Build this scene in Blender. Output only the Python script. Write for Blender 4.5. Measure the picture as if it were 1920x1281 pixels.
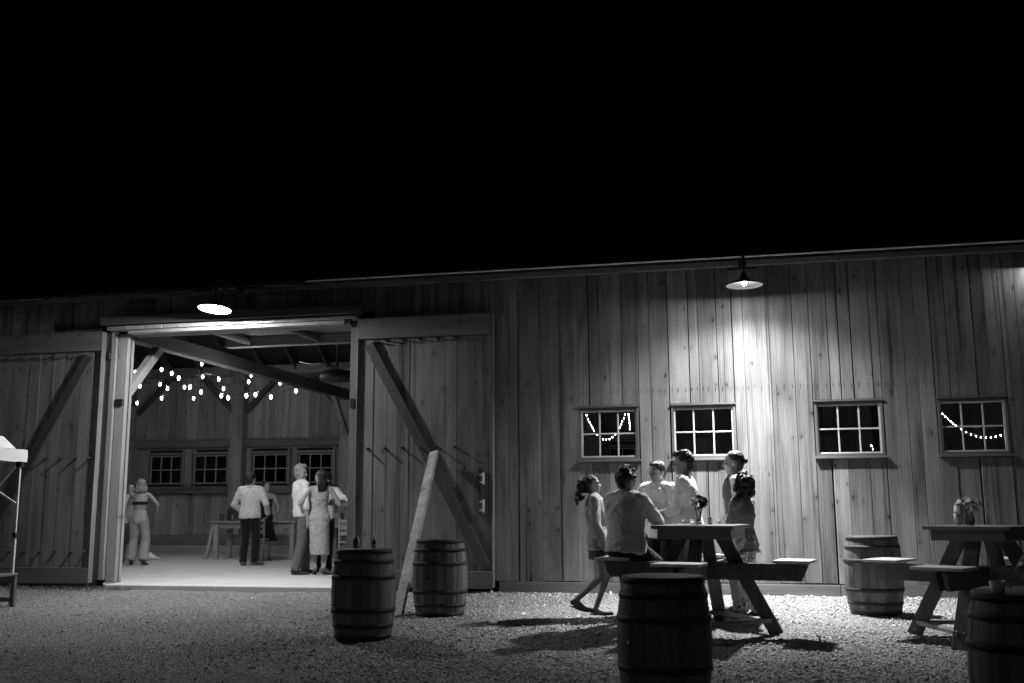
import bpy, bmesh, math, random
import numpy as np
from mathutils import Vector, Matrix, noise as mnoise
R = math.radians
random.seed(7)
scene = bpy.context.scene
for o in list(bpy.data.objects): bpy.data.objects.remove(o)
C = scene.collection

# ------------------------------------------------------------------ camera
CAMH, CAMD = 1.25, 14.2
pitch, roll, yaw = R(9.34), R(0.33), R(12.3)
fwd = Vector((-math.sin(yaw)*math.cos(pitch), math.cos(yaw)*math.cos(pitch), math.sin(pitch)))
rgt = Vector((math.cos(yaw), math.sin(yaw), 0)); upv = rgt.cross(fwd)
r_ = rgt*math.cos(roll) - upv*math.sin(roll); u_ = upv*math.cos(roll) + rgt*math.sin(roll)
cd = bpy.data.cameras.new('camera'); cam = bpy.data.objects.new('camera', cd); C.objects.link(cam)
cam.matrix_world = Matrix(((r_.x, u_.x, -fwd.x, 0), (r_.y, u_.y, -fwd.y, -CAMD), (r_.z, u_.z, -fwd.z, CAMH), (0, 0, 0, 1)))
cd.sensor_width = 36; cd.lens = 35.0; cd.clip_start = .1; cd.clip_end = 2000
cd.dof.use_dof = True; cd.dof.focus_distance = 12.6; cd.dof.aperture_fstop = 2.0
scene.camera = cam

# ------------------------------------------------------------------ world: a black night sky, and faint moonlight
w = bpy.data.worlds.new('World'); scene.world = w; w.use_nodes = True
nt = w.node_tree; nt.nodes.clear()
sky = nt.nodes.new('ShaderNodeTexSky'); sky.sky_type = 'NISHITA'; sky.sun_disc = False
sky.sun_elevation = R(38); sky.sun_rotation = R(200)
bw = nt.nodes.new('ShaderNodeRGBToBW'); bg = nt.nodes.new('ShaderNodeBackground'); bg.inputs['Strength'].default_value = 0.00012
wo = nt.nodes.new('ShaderNodeOutputWorld')
nt.links.new(sky.outputs[0], bw.inputs[0]); nt.links.new(bw.outputs[0], bg.inputs[0]); nt.links.new(bg.outputs[0], wo.inputs[0])
sd = bpy.data.lights.new('moon', 'SUN'); sd.energy = 0.038; sd.angle = R(14); sun = bpy.data.objects.new('moon', sd); C.objects.link(sun)
sun.rotation_euler = (R(52), 0, R(-22))
vs = scene.view_settings; vs.view_transform = 'Standard'; vs.look = 'None'; vs.exposure = 0.0; vs.gamma = 1.0; vs.use_curve_mapping = False
BULB_E = 30.0           # string light bulbs
FAIRY_E = 110.0

# ------------------------------------------------------------------ materials (the photograph is black and white: all tones are greys)
MATS = {}
def nodes(name):
    m = bpy.data.materials.new(name); m.use_nodes = True; n = m.node_tree; n.nodes.clear()
    out = n.nodes.new('ShaderNodeOutputMaterial'); b = n.nodes.new('ShaderNodeBsdfPrincipled')
    n.links.new(b.outputs[0], out.inputs[0]); MATS[name] = m
    return m, n, b, out
def math_(n, op, a, b=None, clamp=False):
    k = n.nodes.new('ShaderNodeMath'); k.operation = op; k.use_clamp = clamp
    for i, v in enumerate((a, b)):
        if v is None: continue
        if isinstance(v, (int, float)): k.inputs[i].default_value = v
        else: n.links.new(v, k.inputs[i])
    return k.outputs[0]
def maprange(n, v, a, b, c, d, smooth=True):
    k = n.nodes.new('ShaderNodeMapRange'); k.interpolation_type = 'SMOOTHSTEP' if smooth else 'LINEAR'
    n.links.new(v, k.inputs[0])
    for i, x in enumerate((a, b, c, d)): k.inputs[i+1].default_value = x
    return k.outputs[0]
def coords(n, scale, rand=True):
    tc = n.nodes.new('ShaderNodeTexCoord'); vm = n.nodes.new('ShaderNodeVectorMath'); vm.operation = 'ADD'
    n.links.new(tc.outputs['Object'], vm.inputs[0])
    if rand:
        oi = n.nodes.new('ShaderNodeObjectInfo'); sc = n.nodes.new('ShaderNodeVectorMath'); sc.operation = 'SCALE'
        sc.inputs[0].default_value = (37.3, 19.1, 53.7); n.links.new(oi.outputs['Random'], sc.inputs['Scale']); n.links.new(sc.outputs[0], vm.inputs[1])
    mp = n.nodes.new('ShaderNodeMapping'); mp.inputs['Scale'].default_value = scale
    n.links.new(vm.outputs[0], mp.inputs[0]); return mp.outputs[0]
def noise_(n, vec, scale=1., detail=4., rough=.55, dist=0.):
    k = n.nodes.new('ShaderNodeTexNoise'); n.links.new(vec, k.inputs['Vector'])
    k.inputs['Scale'].default_value = scale; k.inputs['Detail'].default_value = detail
    k.inputs['Roughness'].default_value = rough; k.inputs['Distortion'].default_value = dist
    return k.outputs[0]
def bump(n, b, h, strength, dist=.01):
    k = n.nodes.new('ShaderNodeBump'); k.inputs['Strength'].default_value = strength; k.inputs['Distance'].default_value = dist
    n.links.new(h, k.inputs['Height']); n.links.new(k.outputs[0], b.inputs['Normal'])
def grey(n, v):
    k = n.nodes.new('ShaderNodeCombineColor')
    for i in range(3): n.links.new(v, k.inputs[i])
    return k.outputs[0]
def wood(name, tone, along='Z', knots=.55, contrast=1., rough=.75, var=.35, streak=0., bmp=.35, spec=.3):
    m, n, b, out = nodes(name)
    def sc(a, l): return (a, a, l) if along == 'Z' else ((l, a, a) if along == 'X' else (a, l, a))
    blot = noise_(n, coords(n, sc(3.2, .55)), 1, 3, .6, .4)
    grain = noise_(n, coords(n, sc(12, .5)), 1, 5, .6, 1.2)
    fine = noise_(n, coords(n, sc(130, 2.4)), 1, 3, .6)
    wv = n.nodes.new('ShaderNodeTexWave'); wv.wave_type = 'BANDS'; wv.bands_direction = 'X' if along != 'X' else 'Y'
    n.links.new(coords(n, sc(7, .22)), wv.inputs['Vector']); wv.inputs['Scale'].default_value = 1.6; wv.inputs['Distortion'].default_value = 9
    wv.inputs['Detail'].default_value = 2.5; wv.inputs['Detail Scale'].default_value = .8
    vo = n.nodes.new('ShaderNodeTexVoronoi'); vo.feature = 'F1'; vo.voronoi_dimensions = '2D'; vo.inputs['Scale'].default_value = 1.
    wob = n.nodes.new('ShaderNodeVectorMath'); wob.operation = 'ADD'; kc = coords(n, sc(6.2, 3.6))
    nz = n.nodes.new('ShaderNodeTexNoise'); nz.inputs['Scale'].default_value = 5; n.links.new(kc, nz.inputs['Vector'])
    ws = n.nodes.new('ShaderNodeVectorMath'); ws.operation = 'SCALE'; ws.inputs['Scale'].default_value = .18
    n.links.new(nz.outputs['Color'], ws.inputs[0]); n.links.new(kc, wob.inputs[0]); n.links.new(ws.outputs[0], wob.inputs[1])
    sx = n.nodes.new('ShaderNodeSeparateXYZ'); cx = n.nodes.new('ShaderNodeCombineXYZ'); n.links.new(wob.outputs[0], sx.inputs[0])
    for i, q in enumerate({'Z': 'XZ', 'X': 'ZX', 'Y': 'XY'}[along]): n.links.new(sx.outputs[q], cx.inputs[i])
    n.links.new(cx.outputs[0], vo.inputs['Vector'])
    sep = n.nodes.new('ShaderNodeSeparateColor'); n.links.new(vo.outputs['Color'], sep.inputs[0])
    pick = maprange(n, sep.outputs[0], .80, .83, 0, 1)
    vd = math_(n, 'DIVIDE', vo.outputs['Distance'], math_(n, 'ADD', .35, math_(n, 'MULTIPLY', sep.outputs[1], 1.1)))
    kn = math_(n, 'MULTIPLY', maprange(n, vd, .05, .13, 1, 0), pick)
    halo = math_(n, 'MULTIPLY', maprange(n, vd, .12, .46, 1, 0), pick)
    v = math_(n, 'ADD', math_(n, 'MULTIPLY', math_(n, 'SUBTRACT', grain, .5), .8*contrast), 1.)
    v = math_(n, 'ADD', v, math_(n, 'MULTIPLY', math_(n, 'SUBTRACT', blot, .5), 1.35*contrast))
    v = math_(n, 'ADD', v, math_(n, 'MULTIPLY', math_(n, 'SUBTRACT', fine, .5), .22*contrast))
    v = math_(n, 'ADD', v, math_(n, 'MULTIPLY', math_(n, 'SUBTRACT', wv.outputs['Fac'], .5), .16*contrast))
    v = math_(n, 'SUBTRACT', v, math_(n, 'MULTIPLY', halo, .14*knots))
    v = math_(n, 'SUBTRACT', v, math_(n, 'MULTIPLY', kn, .5*knots))
    if streak:   # water stains: long drips of weather-darkened wood
        st = noise_(n, coords(n, sc(15, .22)), 1, 2, .5)
        v = math_(n, 'SUBTRACT', v, math_(n, 'MULTIPLY', maprange(n, st, .56, .72, 0, 1), streak))
    oi = n.nodes.new('ShaderNodeObjectInfo')
    v = math_(n, 'MULTIPLY', v, math_(n, 'ADD', math_(n, 'MULTIPLY', oi.outputs['Random'], var), 1-var*.5))
    v = math_(n, 'MULTIPLY', math_(n, 'MAXIMUM', v, .12), tone)
    n.links.new(grey(n, v), b.inputs['Base Color']); b.inputs['Roughness'].default_value = rough
    b.inputs['Specular IOR Level'].default_value = spec
    h = math_(n, 'ADD', math_(n, 'MULTIPLY', fine, .6), grain)
    bump(n, b, h, bmp, .006)
    return m
def plain(name, tone, rough=.6, metal=0., var=0., nscale=8., namp=.25, bmp=0., spec=.4, sheen=0.):
    m, n, b, out = nodes(name)
    nz = noise_(n, coords(n, (nscale,)*3), 1, 4, .6)
    v = math_(n, 'ADD', math_(n, 'MULTIPLY', math_(n, 'SUBTRACT', nz, .5), namp*2), 1.)
    if var:
        oi = n.nodes.new('ShaderNodeObjectInfo')
        v = math_(n, 'MULTIPLY', v, math_(n, 'ADD', math_(n, 'MULTIPLY', oi.outputs['Random'], var), 1-var*.5))
    v = math_(n, 'MULTIPLY', math_(n, 'MAXIMUM', v, .1), tone)
    n.links.new(grey(n, v), b.inputs['Base Color']); b.inputs['Roughness'].default_value = rough; b.inputs['Metallic'].default_value = metal
    b.inputs['Specular IOR Level'].default_value = spec
    if sheen: b.inputs['Sheen Weight'].default_value = sheen
    if bmp: bump(n, b, nz, bmp, .01)
    return m
def emit(name, strength):
    m, n, b, out = nodes(name); e = n.nodes.new('ShaderNodeEmission'); e.inputs[0].default_value = (1, 1, 1, 1); e.inputs[1].default_value = strength
    n.links.new(e.outputs[0], out.inputs[0]); return m
def glass(name, tint=.92, refl=1.):
    m, n, b, out = nodes(name)
    t = n.nodes.new('ShaderNodeBsdfTransparent'); t.inputs[0].default_value = (tint,)*3+(1,)
    g = n.nodes.new('ShaderNodeBsdfGlossy'); g.inputs['Roughness'].default_value = .03
    fr = n.nodes.new('ShaderNodeFresnel'); fr.inputs[0].default_value = 1.5
    mx = n.nodes.new('ShaderNodeMixShader'); n.links.new(math_(n, 'MULTIPLY', fr.outputs[0], refl), mx.inputs[0])
    n.links.new(t.outputs[0], mx.inputs[1]); n.links.new(g.outputs[0], mx.inputs[2]); n.links.new(mx.outputs[0], out.inputs[0]); return m
def fabric(name, tone, fold=1., rough=.9, scale=60., pattern=0.):
    m, n, b, out = nodes(name)
    c = coords(n, (1, 1, 1)); wv = noise_(n, c, scale*5, 2, .5); big = noise_(n, c, 9, 3, .5, .8)
    v = math_(n, 'ADD', 1., math_(n, 'MULTIPLY', math_(n, 'SUBTRACT', wv, .5), .25))
    v = math_(n, 'MULTIPLY', v, tone)
    if pattern:      # sparse dark leafy print
        pz = noise_(n, coords(n, (17, 17, 11)), 1, 3, .5, 2.2)
        v = math_(n, 'MULTIPLY', v, maprange(n, pz, .57, .6, 1., 1-pattern))
    n.links.new(grey(n, v), b.inputs['Base Color']); b.inputs['Roughness'].default_value = rough; b.inputs['Specular IOR Level'].default_value = .15
    b.inputs['Sheen Weight'].default_value = .15
    bump(n, b, math_(n, 'ADD', big, math_(n, 'MULTIPLY', wv, .05)), .75*fold, .03); return m
wood('wall_wood', .175, knots=1., contrast=1.45, var=.55, streak=.5, bmp=.6)
wood('door_wood', .20, knots=.9, contrast=1.1, var=.3, streak=.45); wood('header_wood', .085, along='X', knots=.4, var=.2); wood('jamb_wood', .10, knots=.6, var=.2)
wood('rail_wood', .14, along='X', knots=.9, contrast=.9, var=.2)
wood('brace_wood', .07, knots=.5, contrast=.8, var=.2)
wood('post_wood', .30, knots=.7, contrast=.8, var=.25)
wood('inner_wood', .31, knots=1., contrast=1., var=.5, streak=.2)
wood('beam_x', .17, along='X', knots=.7, var=.3)
wood('beam_y', .10, along='Y', knots=.7, var=.3)
wood('skirt_wood', .17, along='X', knots=.4, var=.2)
wood('fascia_wood', .16, along='X', knots=.3, var=.2)
wood('stave_wood', .15, knots=.2, contrast=1.2, var=.6, rough=.6, streak=.4)
wood('barrel_head', .20, along='X', knots=.2, contrast=1., var=.2, rough=.45, spec=.6, bmp=.12)
wood('table_wood', .17, along='X', knots=.6, contrast=.9, var=.4, rough=.45, spec=.7, bmp=.12)
wood('leg_wood', .13, knots=.5, contrast=.9, var=.3, rough=.65)
wood('seat_wood', .62, along='X', knots=.4, contrast=.4, var=.15, rough=.42, spec=.8, bmp=.08)
wood('plank_wood', .33, knots=.5, contrast=1.1, var=.1, streak=.5)
wood('pale_wood', .30, along='X', knots=.5, contrast=.6, var=.3)
wood('pale_leg', .30, knots=.4, contrast=.6, var=.3)
plain('hoop_iron', .05, .72, .4, var=.5, namp=.5, nscale=14, bmp=.2)
plain('black_iron', .025, .5, .3, namp=.3)
plain('dark_backing', .02, .9)
plain('roof_metal', .05, .5, .6)
plain('drip_metal', .85, .5, .0, namp=.15)
plain('steel', .62, .22, 1., namp=.1)
plain('track_metal', .40, .5, .2, var=.5, nscale=20)
plain('window_paint', .12, .5, namp=.15, nscale=20)
plain('window_bar', .5, .5, namp=.08, nscale=20)
plain('enamel', .85, .35, namp=.03); plain('dimmed_enamel', .014, .6, namp=.3, nscale=20)  # second lining: weaker light put into its colour, against glare from the bulb
plain('shade_outer', .03, .4, .2)
plain('concrete', .55, .85, namp=.28, nscale=2.2, bmp=.15)
plain('curb', .36, .9, namp=.2, nscale=5)
plain('canvas', .72, .85, namp=.06, nscale=3, bmp=.2)
plain('white_metal', .65, .35, namp=.05)
plain('black_plastic', .03, .4)
plain('skin', .33, .5, namp=.07, nscale=12, spec=.35)
plain('skin_warm', .24, .5, namp=.07, nscale=12, spec=.35)
plain('lip', .24, .4)
plain('eye', .02, .2, spec=.6)
plain('shoe_dark', .035, .45)
plain('shoe_tan', .20, .55)
plain('shoe_canvas', .11, .8)
plain('sole', .5, .7)
plain('paper', .8, .8, namp=.05)
plain('candle', .7, .6)
plain('petal_white', .75, .7, namp=.15, nscale=40)
plain('petal_dark', .09, .7, namp=.3, nscale=40)
plain('leaf', .07, .6, namp=.3, nscale=30)
plain('can_metal', .5, .25, .9, namp=.3, nscale=30)
plain('bottle_dark', .03, .12, spec=.7)
plain('bottle_label', .5, .7)
plain('drink', .55, .2); plain('cup_plastic', .72, .3)
glass('pane_glass', .82, .6)
glass('clear_glass', .80, 2.4)
emit('lamp_bulb', 60.); emit('string_bulb', BULB_E); emit('fairy_bulb', FAIRY_E)
fabric('shirt_white', .74); fabric('shirt_pale', .6); fabric('shirt_grey', .40); fabric('denim', .13); fabric('trouser_grey', .12)
fabric('trouser_black', .014); fabric('blazer', .34); fabric('shorts', .06); fabric('dress_pale', .42, pattern=.35); fabric('satin', .40, rough=.32)
fabric('black_cloth', .012); fabric('print_cloth', .50, pattern=.86); fabric('vest_dark', .05); fabric('jacket_mid', .16); fabric('top_pale', .62)
def hairmat(name, tone):
    m, n, b, out = nodes(name)
    st = noise_(n, coords(n, (120, 120, 14), False), 1, 3, .6, .6)
    v = math_(n, 'MULTIPLY', math_(n, 'ADD', .35, math_(n, 'MULTIPLY', st, 1.3)), tone)
    n.links.new(grey(n, v), b.inputs['Base Color']); b.inputs['Roughness'].default_value = .42; b.inputs['Specular IOR Level'].default_value = .45
    bump(n, b, st, .9, .01); return m
hairmat('hair_dark', .016); hairmat('hair_brown', .035); hairmat('hair_blond', .26)
def stonemat():
    m, n, b, out = nodes('gravel')
    at = n.nodes.new('ShaderNodeAttribute'); at.attribute_name = 'tone'
    nz = noise_(n, coords(n, (60, 60, 60), False), 1, 3, .6)
    v = math_(n, 'MULTIPLY', at.outputs['Fac'], math_(n, 'ADD', .7, math_(n, 'MULTIPLY', nz, .6)))
    n.links.new(grey(n, v), b.inputs['Base Color']); b.inputs['Roughness'].default_value = .85; b.inputs['Specular IOR Level'].default_value = .25; return m
stonemat()
def groundmat():
    m, n, b, out = nodes('ground_dirt')
    a = noise_(n, coords(n, (38, 38, 38), False), 1, 5, .7); c = noise_(n, coords(n, (.5, .5, .5), False), 1, 4, .6)
    v = math_(n, 'MULTIPLY', math_(n, 'ADD', .35, math_(n, 'MULTIPLY', a, 1.1)), math_(n, 'ADD', .26, math_(n, 'MULTIPLY', c, .28)))
    vo = n.nodes.new('ShaderNodeTexVoronoi'); n.links.new(coords(n, (75, 75, 75), False), vo.inputs['Vector']); vo.inputs['Scale'].default_value = 1.   # grit
    sp = n.nodes.new('ShaderNodeSeparateColor'); n.links.new(vo.outputs['Color'], sp.inputs[0])
    v = math_(n, 'MULTIPLY', v, math_(n, 'ADD', .45, math_(n, 'MULTIPLY', math_(n, 'POWER', sp.outputs[0], 1.6), 1.6)))
    n.links.new(grey(n, v), b.inputs['Base Color']); b.inputs['Roughness'].default_value = .95; b.inputs['Specular IOR Level'].default_value = .1
    bump(n, b, math_(n, 'ADD', a, math_(n, 'MULTIPLY', vo.outputs['Distance'], -1.2)), 1., .03); return m
groundmat()
plain('grass_blade', .10, .7, namp=.3, nscale=20)

# ------------------------------------------------------------------ mesh helpers
class MB:
    def __init__(s): s.v = []; s.f = []; s.sm = []
    def add(s, vs, fs, smooth=False):
        o = len(s.v); s.v += [tuple(p) for p in vs]; s.f += [tuple(i+o for i in f) for f in fs]; s.sm += [smooth]*len(fs)
    def box(s, x0, x1, y0, y1, z0, z1, M=None, ch=0.):
        if ch:
            bm = bmesh.new(); bmesh.ops.create_cube(bm, size=1)
            for v in bm.verts: v.co = Vector(((x0+x1)/2+v.co.x*(x1-x0), (y0+y1)/2+v.co.y*(y1-y0), (z0+z1)/2+v.co.z*(z1-z0)))
            bmesh.ops.bevel(bm, geom=list(bm.edges), offset=ch, segments=1, affect='EDGES')
            vs = [M @ v.co if M else v.co.copy() for v in bm.verts]; fs = [[v.index for v in f.verts] for f in bm.faces]
            bm.verts.index_update(); bm.free(); s.add(vs, fs); return s
        p = [Vector((x, y, z)) for x in (x0, x1) for y in (y0, y1) for z in (z0, z1)]
        if M: p = [M @ q for q in p]
        s.add(p, [(0, 1, 3, 2), (4, 6, 7, 5), (0, 4, 5, 1), (2, 3, 7, 6), (0, 2, 6, 4), (1, 5, 7, 3)]); return s
    def bar(s, a, b, w, t, side=(0, 1, 0), ch=.004):      # a board from a to b, width w across, thickness t along side
        a, b = Vector(a), Vector(b); z = (b-a); L = z.length; z.normalize(); y = Vector(side); y = (y-z*y.dot(z)).normalized(); x = y.cross(z)
        M = Matrix(((x.x, y.x, z.x, a.x), (x.y, y.y, z.y, a.y), (x.z, y.z, z.z, a.z), (0, 0, 0, 1)))
        return s.box(-w/2, w/2, -t/2, t/2, 0, L, M, ch)
    def lathe(s, prof, n=24, o=(0, 0, 0), smooth=True, M=None):
        vs = []; fs = []; o = Vector(o)
        for r, z in prof:
            for k in range(n):
                p = Vector((r*math.cos(2*math.pi*k/n), r*math.sin(2*math.pi*k/n), z)); vs.append((M @ p if M else p)+o)
        for i in range(len(prof)-1):
            for k in range(n): fs.append((i*n+k, i*n+(k+1) % n, (i+1)*n+(k+1) % n, (i+1)*n+k))
        if prof[0][0] > 1e-4: fs.append(tuple(range(n))[::-1])
        if prof[-1][0] > 1e-4: fs.append(tuple((len(prof)-1)*n+k for k in range(n)))
        s.add(vs, fs, smooth); return s
    def rings(s, rs, n=14, smooth=True):     # rs: (centre, axis u * ru, axis v * rv)
        vs = []; fs = []
        for c, u, v in rs:
            for k in range(n):
                a = 2*math.pi*k/n; vs.append(c+u*math.cos(a)+v*math.sin(a))
        m = len(rs)
        for i in range(m-1):
            for k in range(n): fs.append((i*n+k, i*n+(k+1) % n, (i+1)*n+(k+1) % n, (i+1)*n+k))
        fs.append(tuple(range(n))[::-1]); fs.append(tuple((m-1)*n+k for k in range(n)))
        s.add(vs, fs, smooth); return s
    def tube(s, pts, r, n=8):
        pts = [Vector(p) for p in pts]; rs = []
        rr = r if isinstance(r, (list, tuple)) else [r]*len(pts)
        for i, p in enumerate(pts):
            d = (pts[min(i+1, len(pts)-1)]-pts[max(i-1, 0)]).normalized()
            u = d.orthogonal().normalized() if i == 0 else (rs[-1][1]-d*rs[-1][1].dot(d)).normalized()
            rs.append((p, u, d.cross(u)))
        return s.rings([(c, u*q, v*q) for (c, u, v), q in zip(rs, rr)], n)
    def capsule(s, a, b, ra, rb, n=12):      # rounded tapered limb
        a, b = Vector(a), Vector(b); d = b-a; L = d.length
        if L < 1e-5: return s
        d /= L; u = d.orthogonal().normalized(); v = d.cross(u); rs = []
        for t in (-.95, -.8, -.5, 0): q = ra*math.sqrt(1-t*t); rs.append((a+d*ra*t, u*q, v*q))
        for t in (0, .5, .8, .95): q = rb*math.sqrt(1-t*t); rs.append((b+d*rb*t, u*q, v*q))
        return s.rings(rs, n)
    def ell(s, c, rx, ry, rz, X=None, n=14, m=9):
        c = Vector(c); X = X or Matrix.Identity(3); rs = []
        for i in range(m):
            t = -math.cos(math.pi*(i+.35)/(m-.3)); q = math.sqrt(max(1-t*t, .0004))
            rs.append((c+X @ Vector((0, 0, rz*t)), X @ Vector((rx*q, 0, 0)), X @ Vector((0, ry*q, 0))))
        return s.rings(rs, n)
    def mesh(s, name):
        me = bpy.data.meshes.new(name); me.from_pydata(s.v, [], s.f); me.update()
        me.polygons.foreach_set('use_smooth', s.sm); return me
    def build(s, name, mat, parent=None, loc=None, recalc=True):
        me = s.mesh(name); me.materials.append(MATS[mat])
        if recalc:
            bm = bmesh.new(); bm.from_mesh(me); bmesh.ops.recalc_face_normals(bm, faces=bm.faces); bm.to_mesh(me); bm.free()
        o = bpy.data.objects.new(name, me); C.objects.link(o)
        if parent: o.parent = parent
        if loc is not None: o.location = loc
        return o
def tag(o, label=None, cat=None, group=None, kind=None):
    if label: o['label'] = label
    if cat: o['category'] = cat
    if group: o['group'] = group
    if kind: o['kind'] = kind
    return o
def empty(name, loc=(0, 0, 0), rz=0., label=None, cat=None, group=None, parent=None):
    o = bpy.data.objects.new(name, None); C.objects.link(o); o.location = loc; o.rotation_euler = (0, 0, rz); o.empty_display_size = .1
    if parent: o.parent = parent
    return tag(o, label, cat, group)
def copy_tree(o, parent=None):
    c = o.copy(); C.objects.link(c); c.parent = parent
    for ch in o.children: copy_tree(ch, c)
    return c
def board(name, x0, x1, y0, y1, z0, z1, mat, parent, ch=.004, axis='z', warp=.0):
    """one plank, its mesh centred on its own origin so that the grain is its own"""
    cx, cy, cz = (x0+x1)/2, (y0+y1)/2, (z0+z1)/2
    b = MB().box(x0-cx, x1-cx, y0-cy, y1-cy, z0-cz, z1-cz, ch=ch)
    o = b.build(name, mat, parent, (cx, cy, cz), recalc=False)
    if warp:
        o.rotation_euler = (random.uniform(-1, 1)*warp*.4, random.uniform(-1, 1)*warp, random.uniform(-1, 1)*warp*3)
    return o
GZ = lambda y: .03+.022*min(y, 0.)
SLAB = .10

# ------------------------------------------------------------------ ground
def axis_lines(lo, hi, d0, d1, step):
    a = list(np.arange(d0, d1, step)); 
    k = d0; s = .5
    pre = []
    while k > lo: k -= s; s *= 1.6; pre.append(max(k, lo))
    k = d1; s = .5; post = [d1]
    while k < hi: k += s; s *= 1.6; post.append(min(k, hi))
    return np.array(sorted(set(pre))+a+post)
xs = axis_lines(-400, 400, -13.5, 6, .09); ys = axis_lines(-400, 400, -9.5, .3, .09)
def bumps(X, Y):
    rng = np.random.RandomState(3); h = np.zeros_like(X)
    for k in range(26):
        f = rng.uniform(.5, 9); a = rng.uniform(0, 6.28); h += np.sin(X*f*math.cos(a)+Y*f*math.sin(a)+rng.uniform(0, 6.28))*.011/(.6+f)
    return h
XX, YY = np.meshgrid(xs, ys)
def gheight(X, Y):
    fade = np.clip((-Y-.05)*3, 0, 1)
    return .03+.022*np.minimum(Y, 0)+bumps(X, Y)*fade - np.where(Y > .1, .12, 0)
ZZ = gheight(XX, np.maximum(YY, -60))
nx, ny = len(xs), len(ys)
idx = np.arange(nx*ny).reshape(ny, nx)
fc = np.stack([idx[:-1, :-1], idx[:-1, 1:], idx[1:, 1:], idx[1:, :-1]], -1).reshape(-1, 4)
me = bpy.data.meshes.new('ground'); me.from_pydata(np.stack([XX, YY, ZZ], -1).reshape(-1, 3).tolist(), [], fc.tolist()); me.update()
me.materials.append(MATS['ground_dirt']); me.polygons.foreach_set('use_smooth', [True]*len(me.polygons))
ground = bpy.data.objects.new('ground', me); C.objects.link(ground); tag(ground, 'packed dirt and fine gravel yard in front of the barn', 'ground', kind='structure')

def gravel(N, med, seed, oct_):
    rng = np.random.RandomState(seed)
    M = N*3; t = rng.rand(M); Y = -9.0*t
    half = 4.4+(Y+14.2)*.42
    X = rng.uniform(-1, 1, M)*half - (Y+14.2)*.235
    keep = (X > -12.8) & (X < 5.2) & (Y < -.02)
    keep &= ~((X > -9.4) & (X < -5.5) & (Y > -.42))
    patch = bumps(X*.9+5, Y*.9)*60      # thin and thick patches, and two worn wheel ruts
    rut = np.exp(-((Y+4.9+.12*np.sin(X*.7))/.22)**2)+np.exp(-((Y+6.5+.12*np.sin(X*.7+.4))/.22)**2)
    keep &= rng.rand(M) < np.clip((X+11)/7, .45, 1)*np.clip(.85+patch*.5, .25, 1)*(1-.45*rut)
    X, Y = X[keep][:N], Y[keep][:N]; N = len(X)
    phi = (1+5**.5)/2
    if oct_:
        base = np.array([(1, 0, 0), (-1, 0, 0), (0, 1, 0), (0, -1, 0), (0, 0, 1), (0, 0, -1.)])
        tri = np.array([(0, 2, 4), (2, 1, 4), (1, 3, 4), (3, 0, 4), (2, 0, 5), (1, 2, 5), (3, 1, 5), (0, 3, 5)])
    else:
        base = np.array([(-1, phi, 0), (1, phi, 0), (-1, -phi, 0), (1, -phi, 0), (0, -1, phi), (0, 1, phi), (0, -1, -phi), (0, 1, -phi), (phi, 0, -1), (phi, 0, 1), (-phi, 0, -1), (-phi, 0, 1)])/math.sqrt(1+phi*phi)
        tri = np.array([(0, 11, 5), (0, 5, 1), (0, 1, 7), (0, 7, 10), (0, 10, 11), (1, 5, 9), (5, 11, 4), (11, 10, 2), (10, 7, 6), (7, 1, 8), (3, 9, 4), (3, 4, 2), (3, 2, 6), (3, 6, 8), (3, 8, 9), (4, 9, 5), (2, 4, 11), (6, 2, 10), (8, 6, 7), (9, 8, 1)])
    V = len(base)
    size = np.exp(rng.normal(math.log(med), .36, N)).clip(.004, .028)*np.clip((X+12)/9, .7, 1)
    size[Y > -.45] *= 1.25
    P = base[None]*(1+rng.uniform(-.28, .28, (N, V, 1)))
    P = P*(np.stack([rng.uniform(.8, 1.5, N), rng.uniform(.7, 1.2, N), rng.uniform(.35, .65, N)], -1)*size[:, None])[:, None]
    q = rng.normal(size=(N, 3)); ax = q/np.linalg.norm(q, axis=1)[:, None]; ax[:, 2] *= 3; ax /= np.linalg.norm(ax, axis=1)[:, None]; an = rng.uniform(0, 6.28, N)
    c, s = np.cos(an)[:, None, None], np.sin(an)[:, None, None]; A = ax[:, None]
    P = P*c+np.cross(np.broadcast_to(A, P.shape), P)*s+A*(np.sum(P*A, -1, keepdims=True))*(1-c)
    P += np.stack([X, Y, gheight(X, Y)+size*.2], -1)[:, None]
    F = (tri[None]+(np.arange(N)*V)[:, None, None]).reshape(-1, 3)
    tn = np.exp(rng.normal(math.log(.40), .38, N)).clip(.10, .8)
    return P.reshape(-1, 3), F, np.repeat(tn, V)
ga = gravel(32000, .0105, 11, False); gb = gravel(88000, .0068, 12, True)
P_ = np.concatenate([ga[0], gb[0]]).astype(np.float32); F_ = np.concatenate([ga[1], gb[1]+len(ga[0])]).astype(np.int32); T_ = np.concatenate([ga[2], gb[2]]).astype(np.float32)
me = bpy.data.meshes.new('gravel'); me.vertices.add(len(P_)); me.vertices.foreach_set('co', P_.reshape(-1))
me.loops.add(len(F_)*3); me.loops.foreach_set('vertex_index', F_.reshape(-1))
me.polygons.add(len(F_)); me.polygons.foreach_set('loop_start', (np.arange(len(F_))*3).astype(np.int32)); me.polygons.foreach_set('loop_total', np.full(len(F_), 3, np.int32))
me.update(calc_edges=True)
me.attributes.new('tone', 'FLOAT', 'POINT').data.foreach_set('value', T_)
me.materials.append(MATS['gravel']); go = bpy.data.objects.new('gravel', me); C.objects.link(go)
tag(go, 'pale loose gravel scattered over the yard before the barn', 'gravel', kind='stuff')

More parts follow.
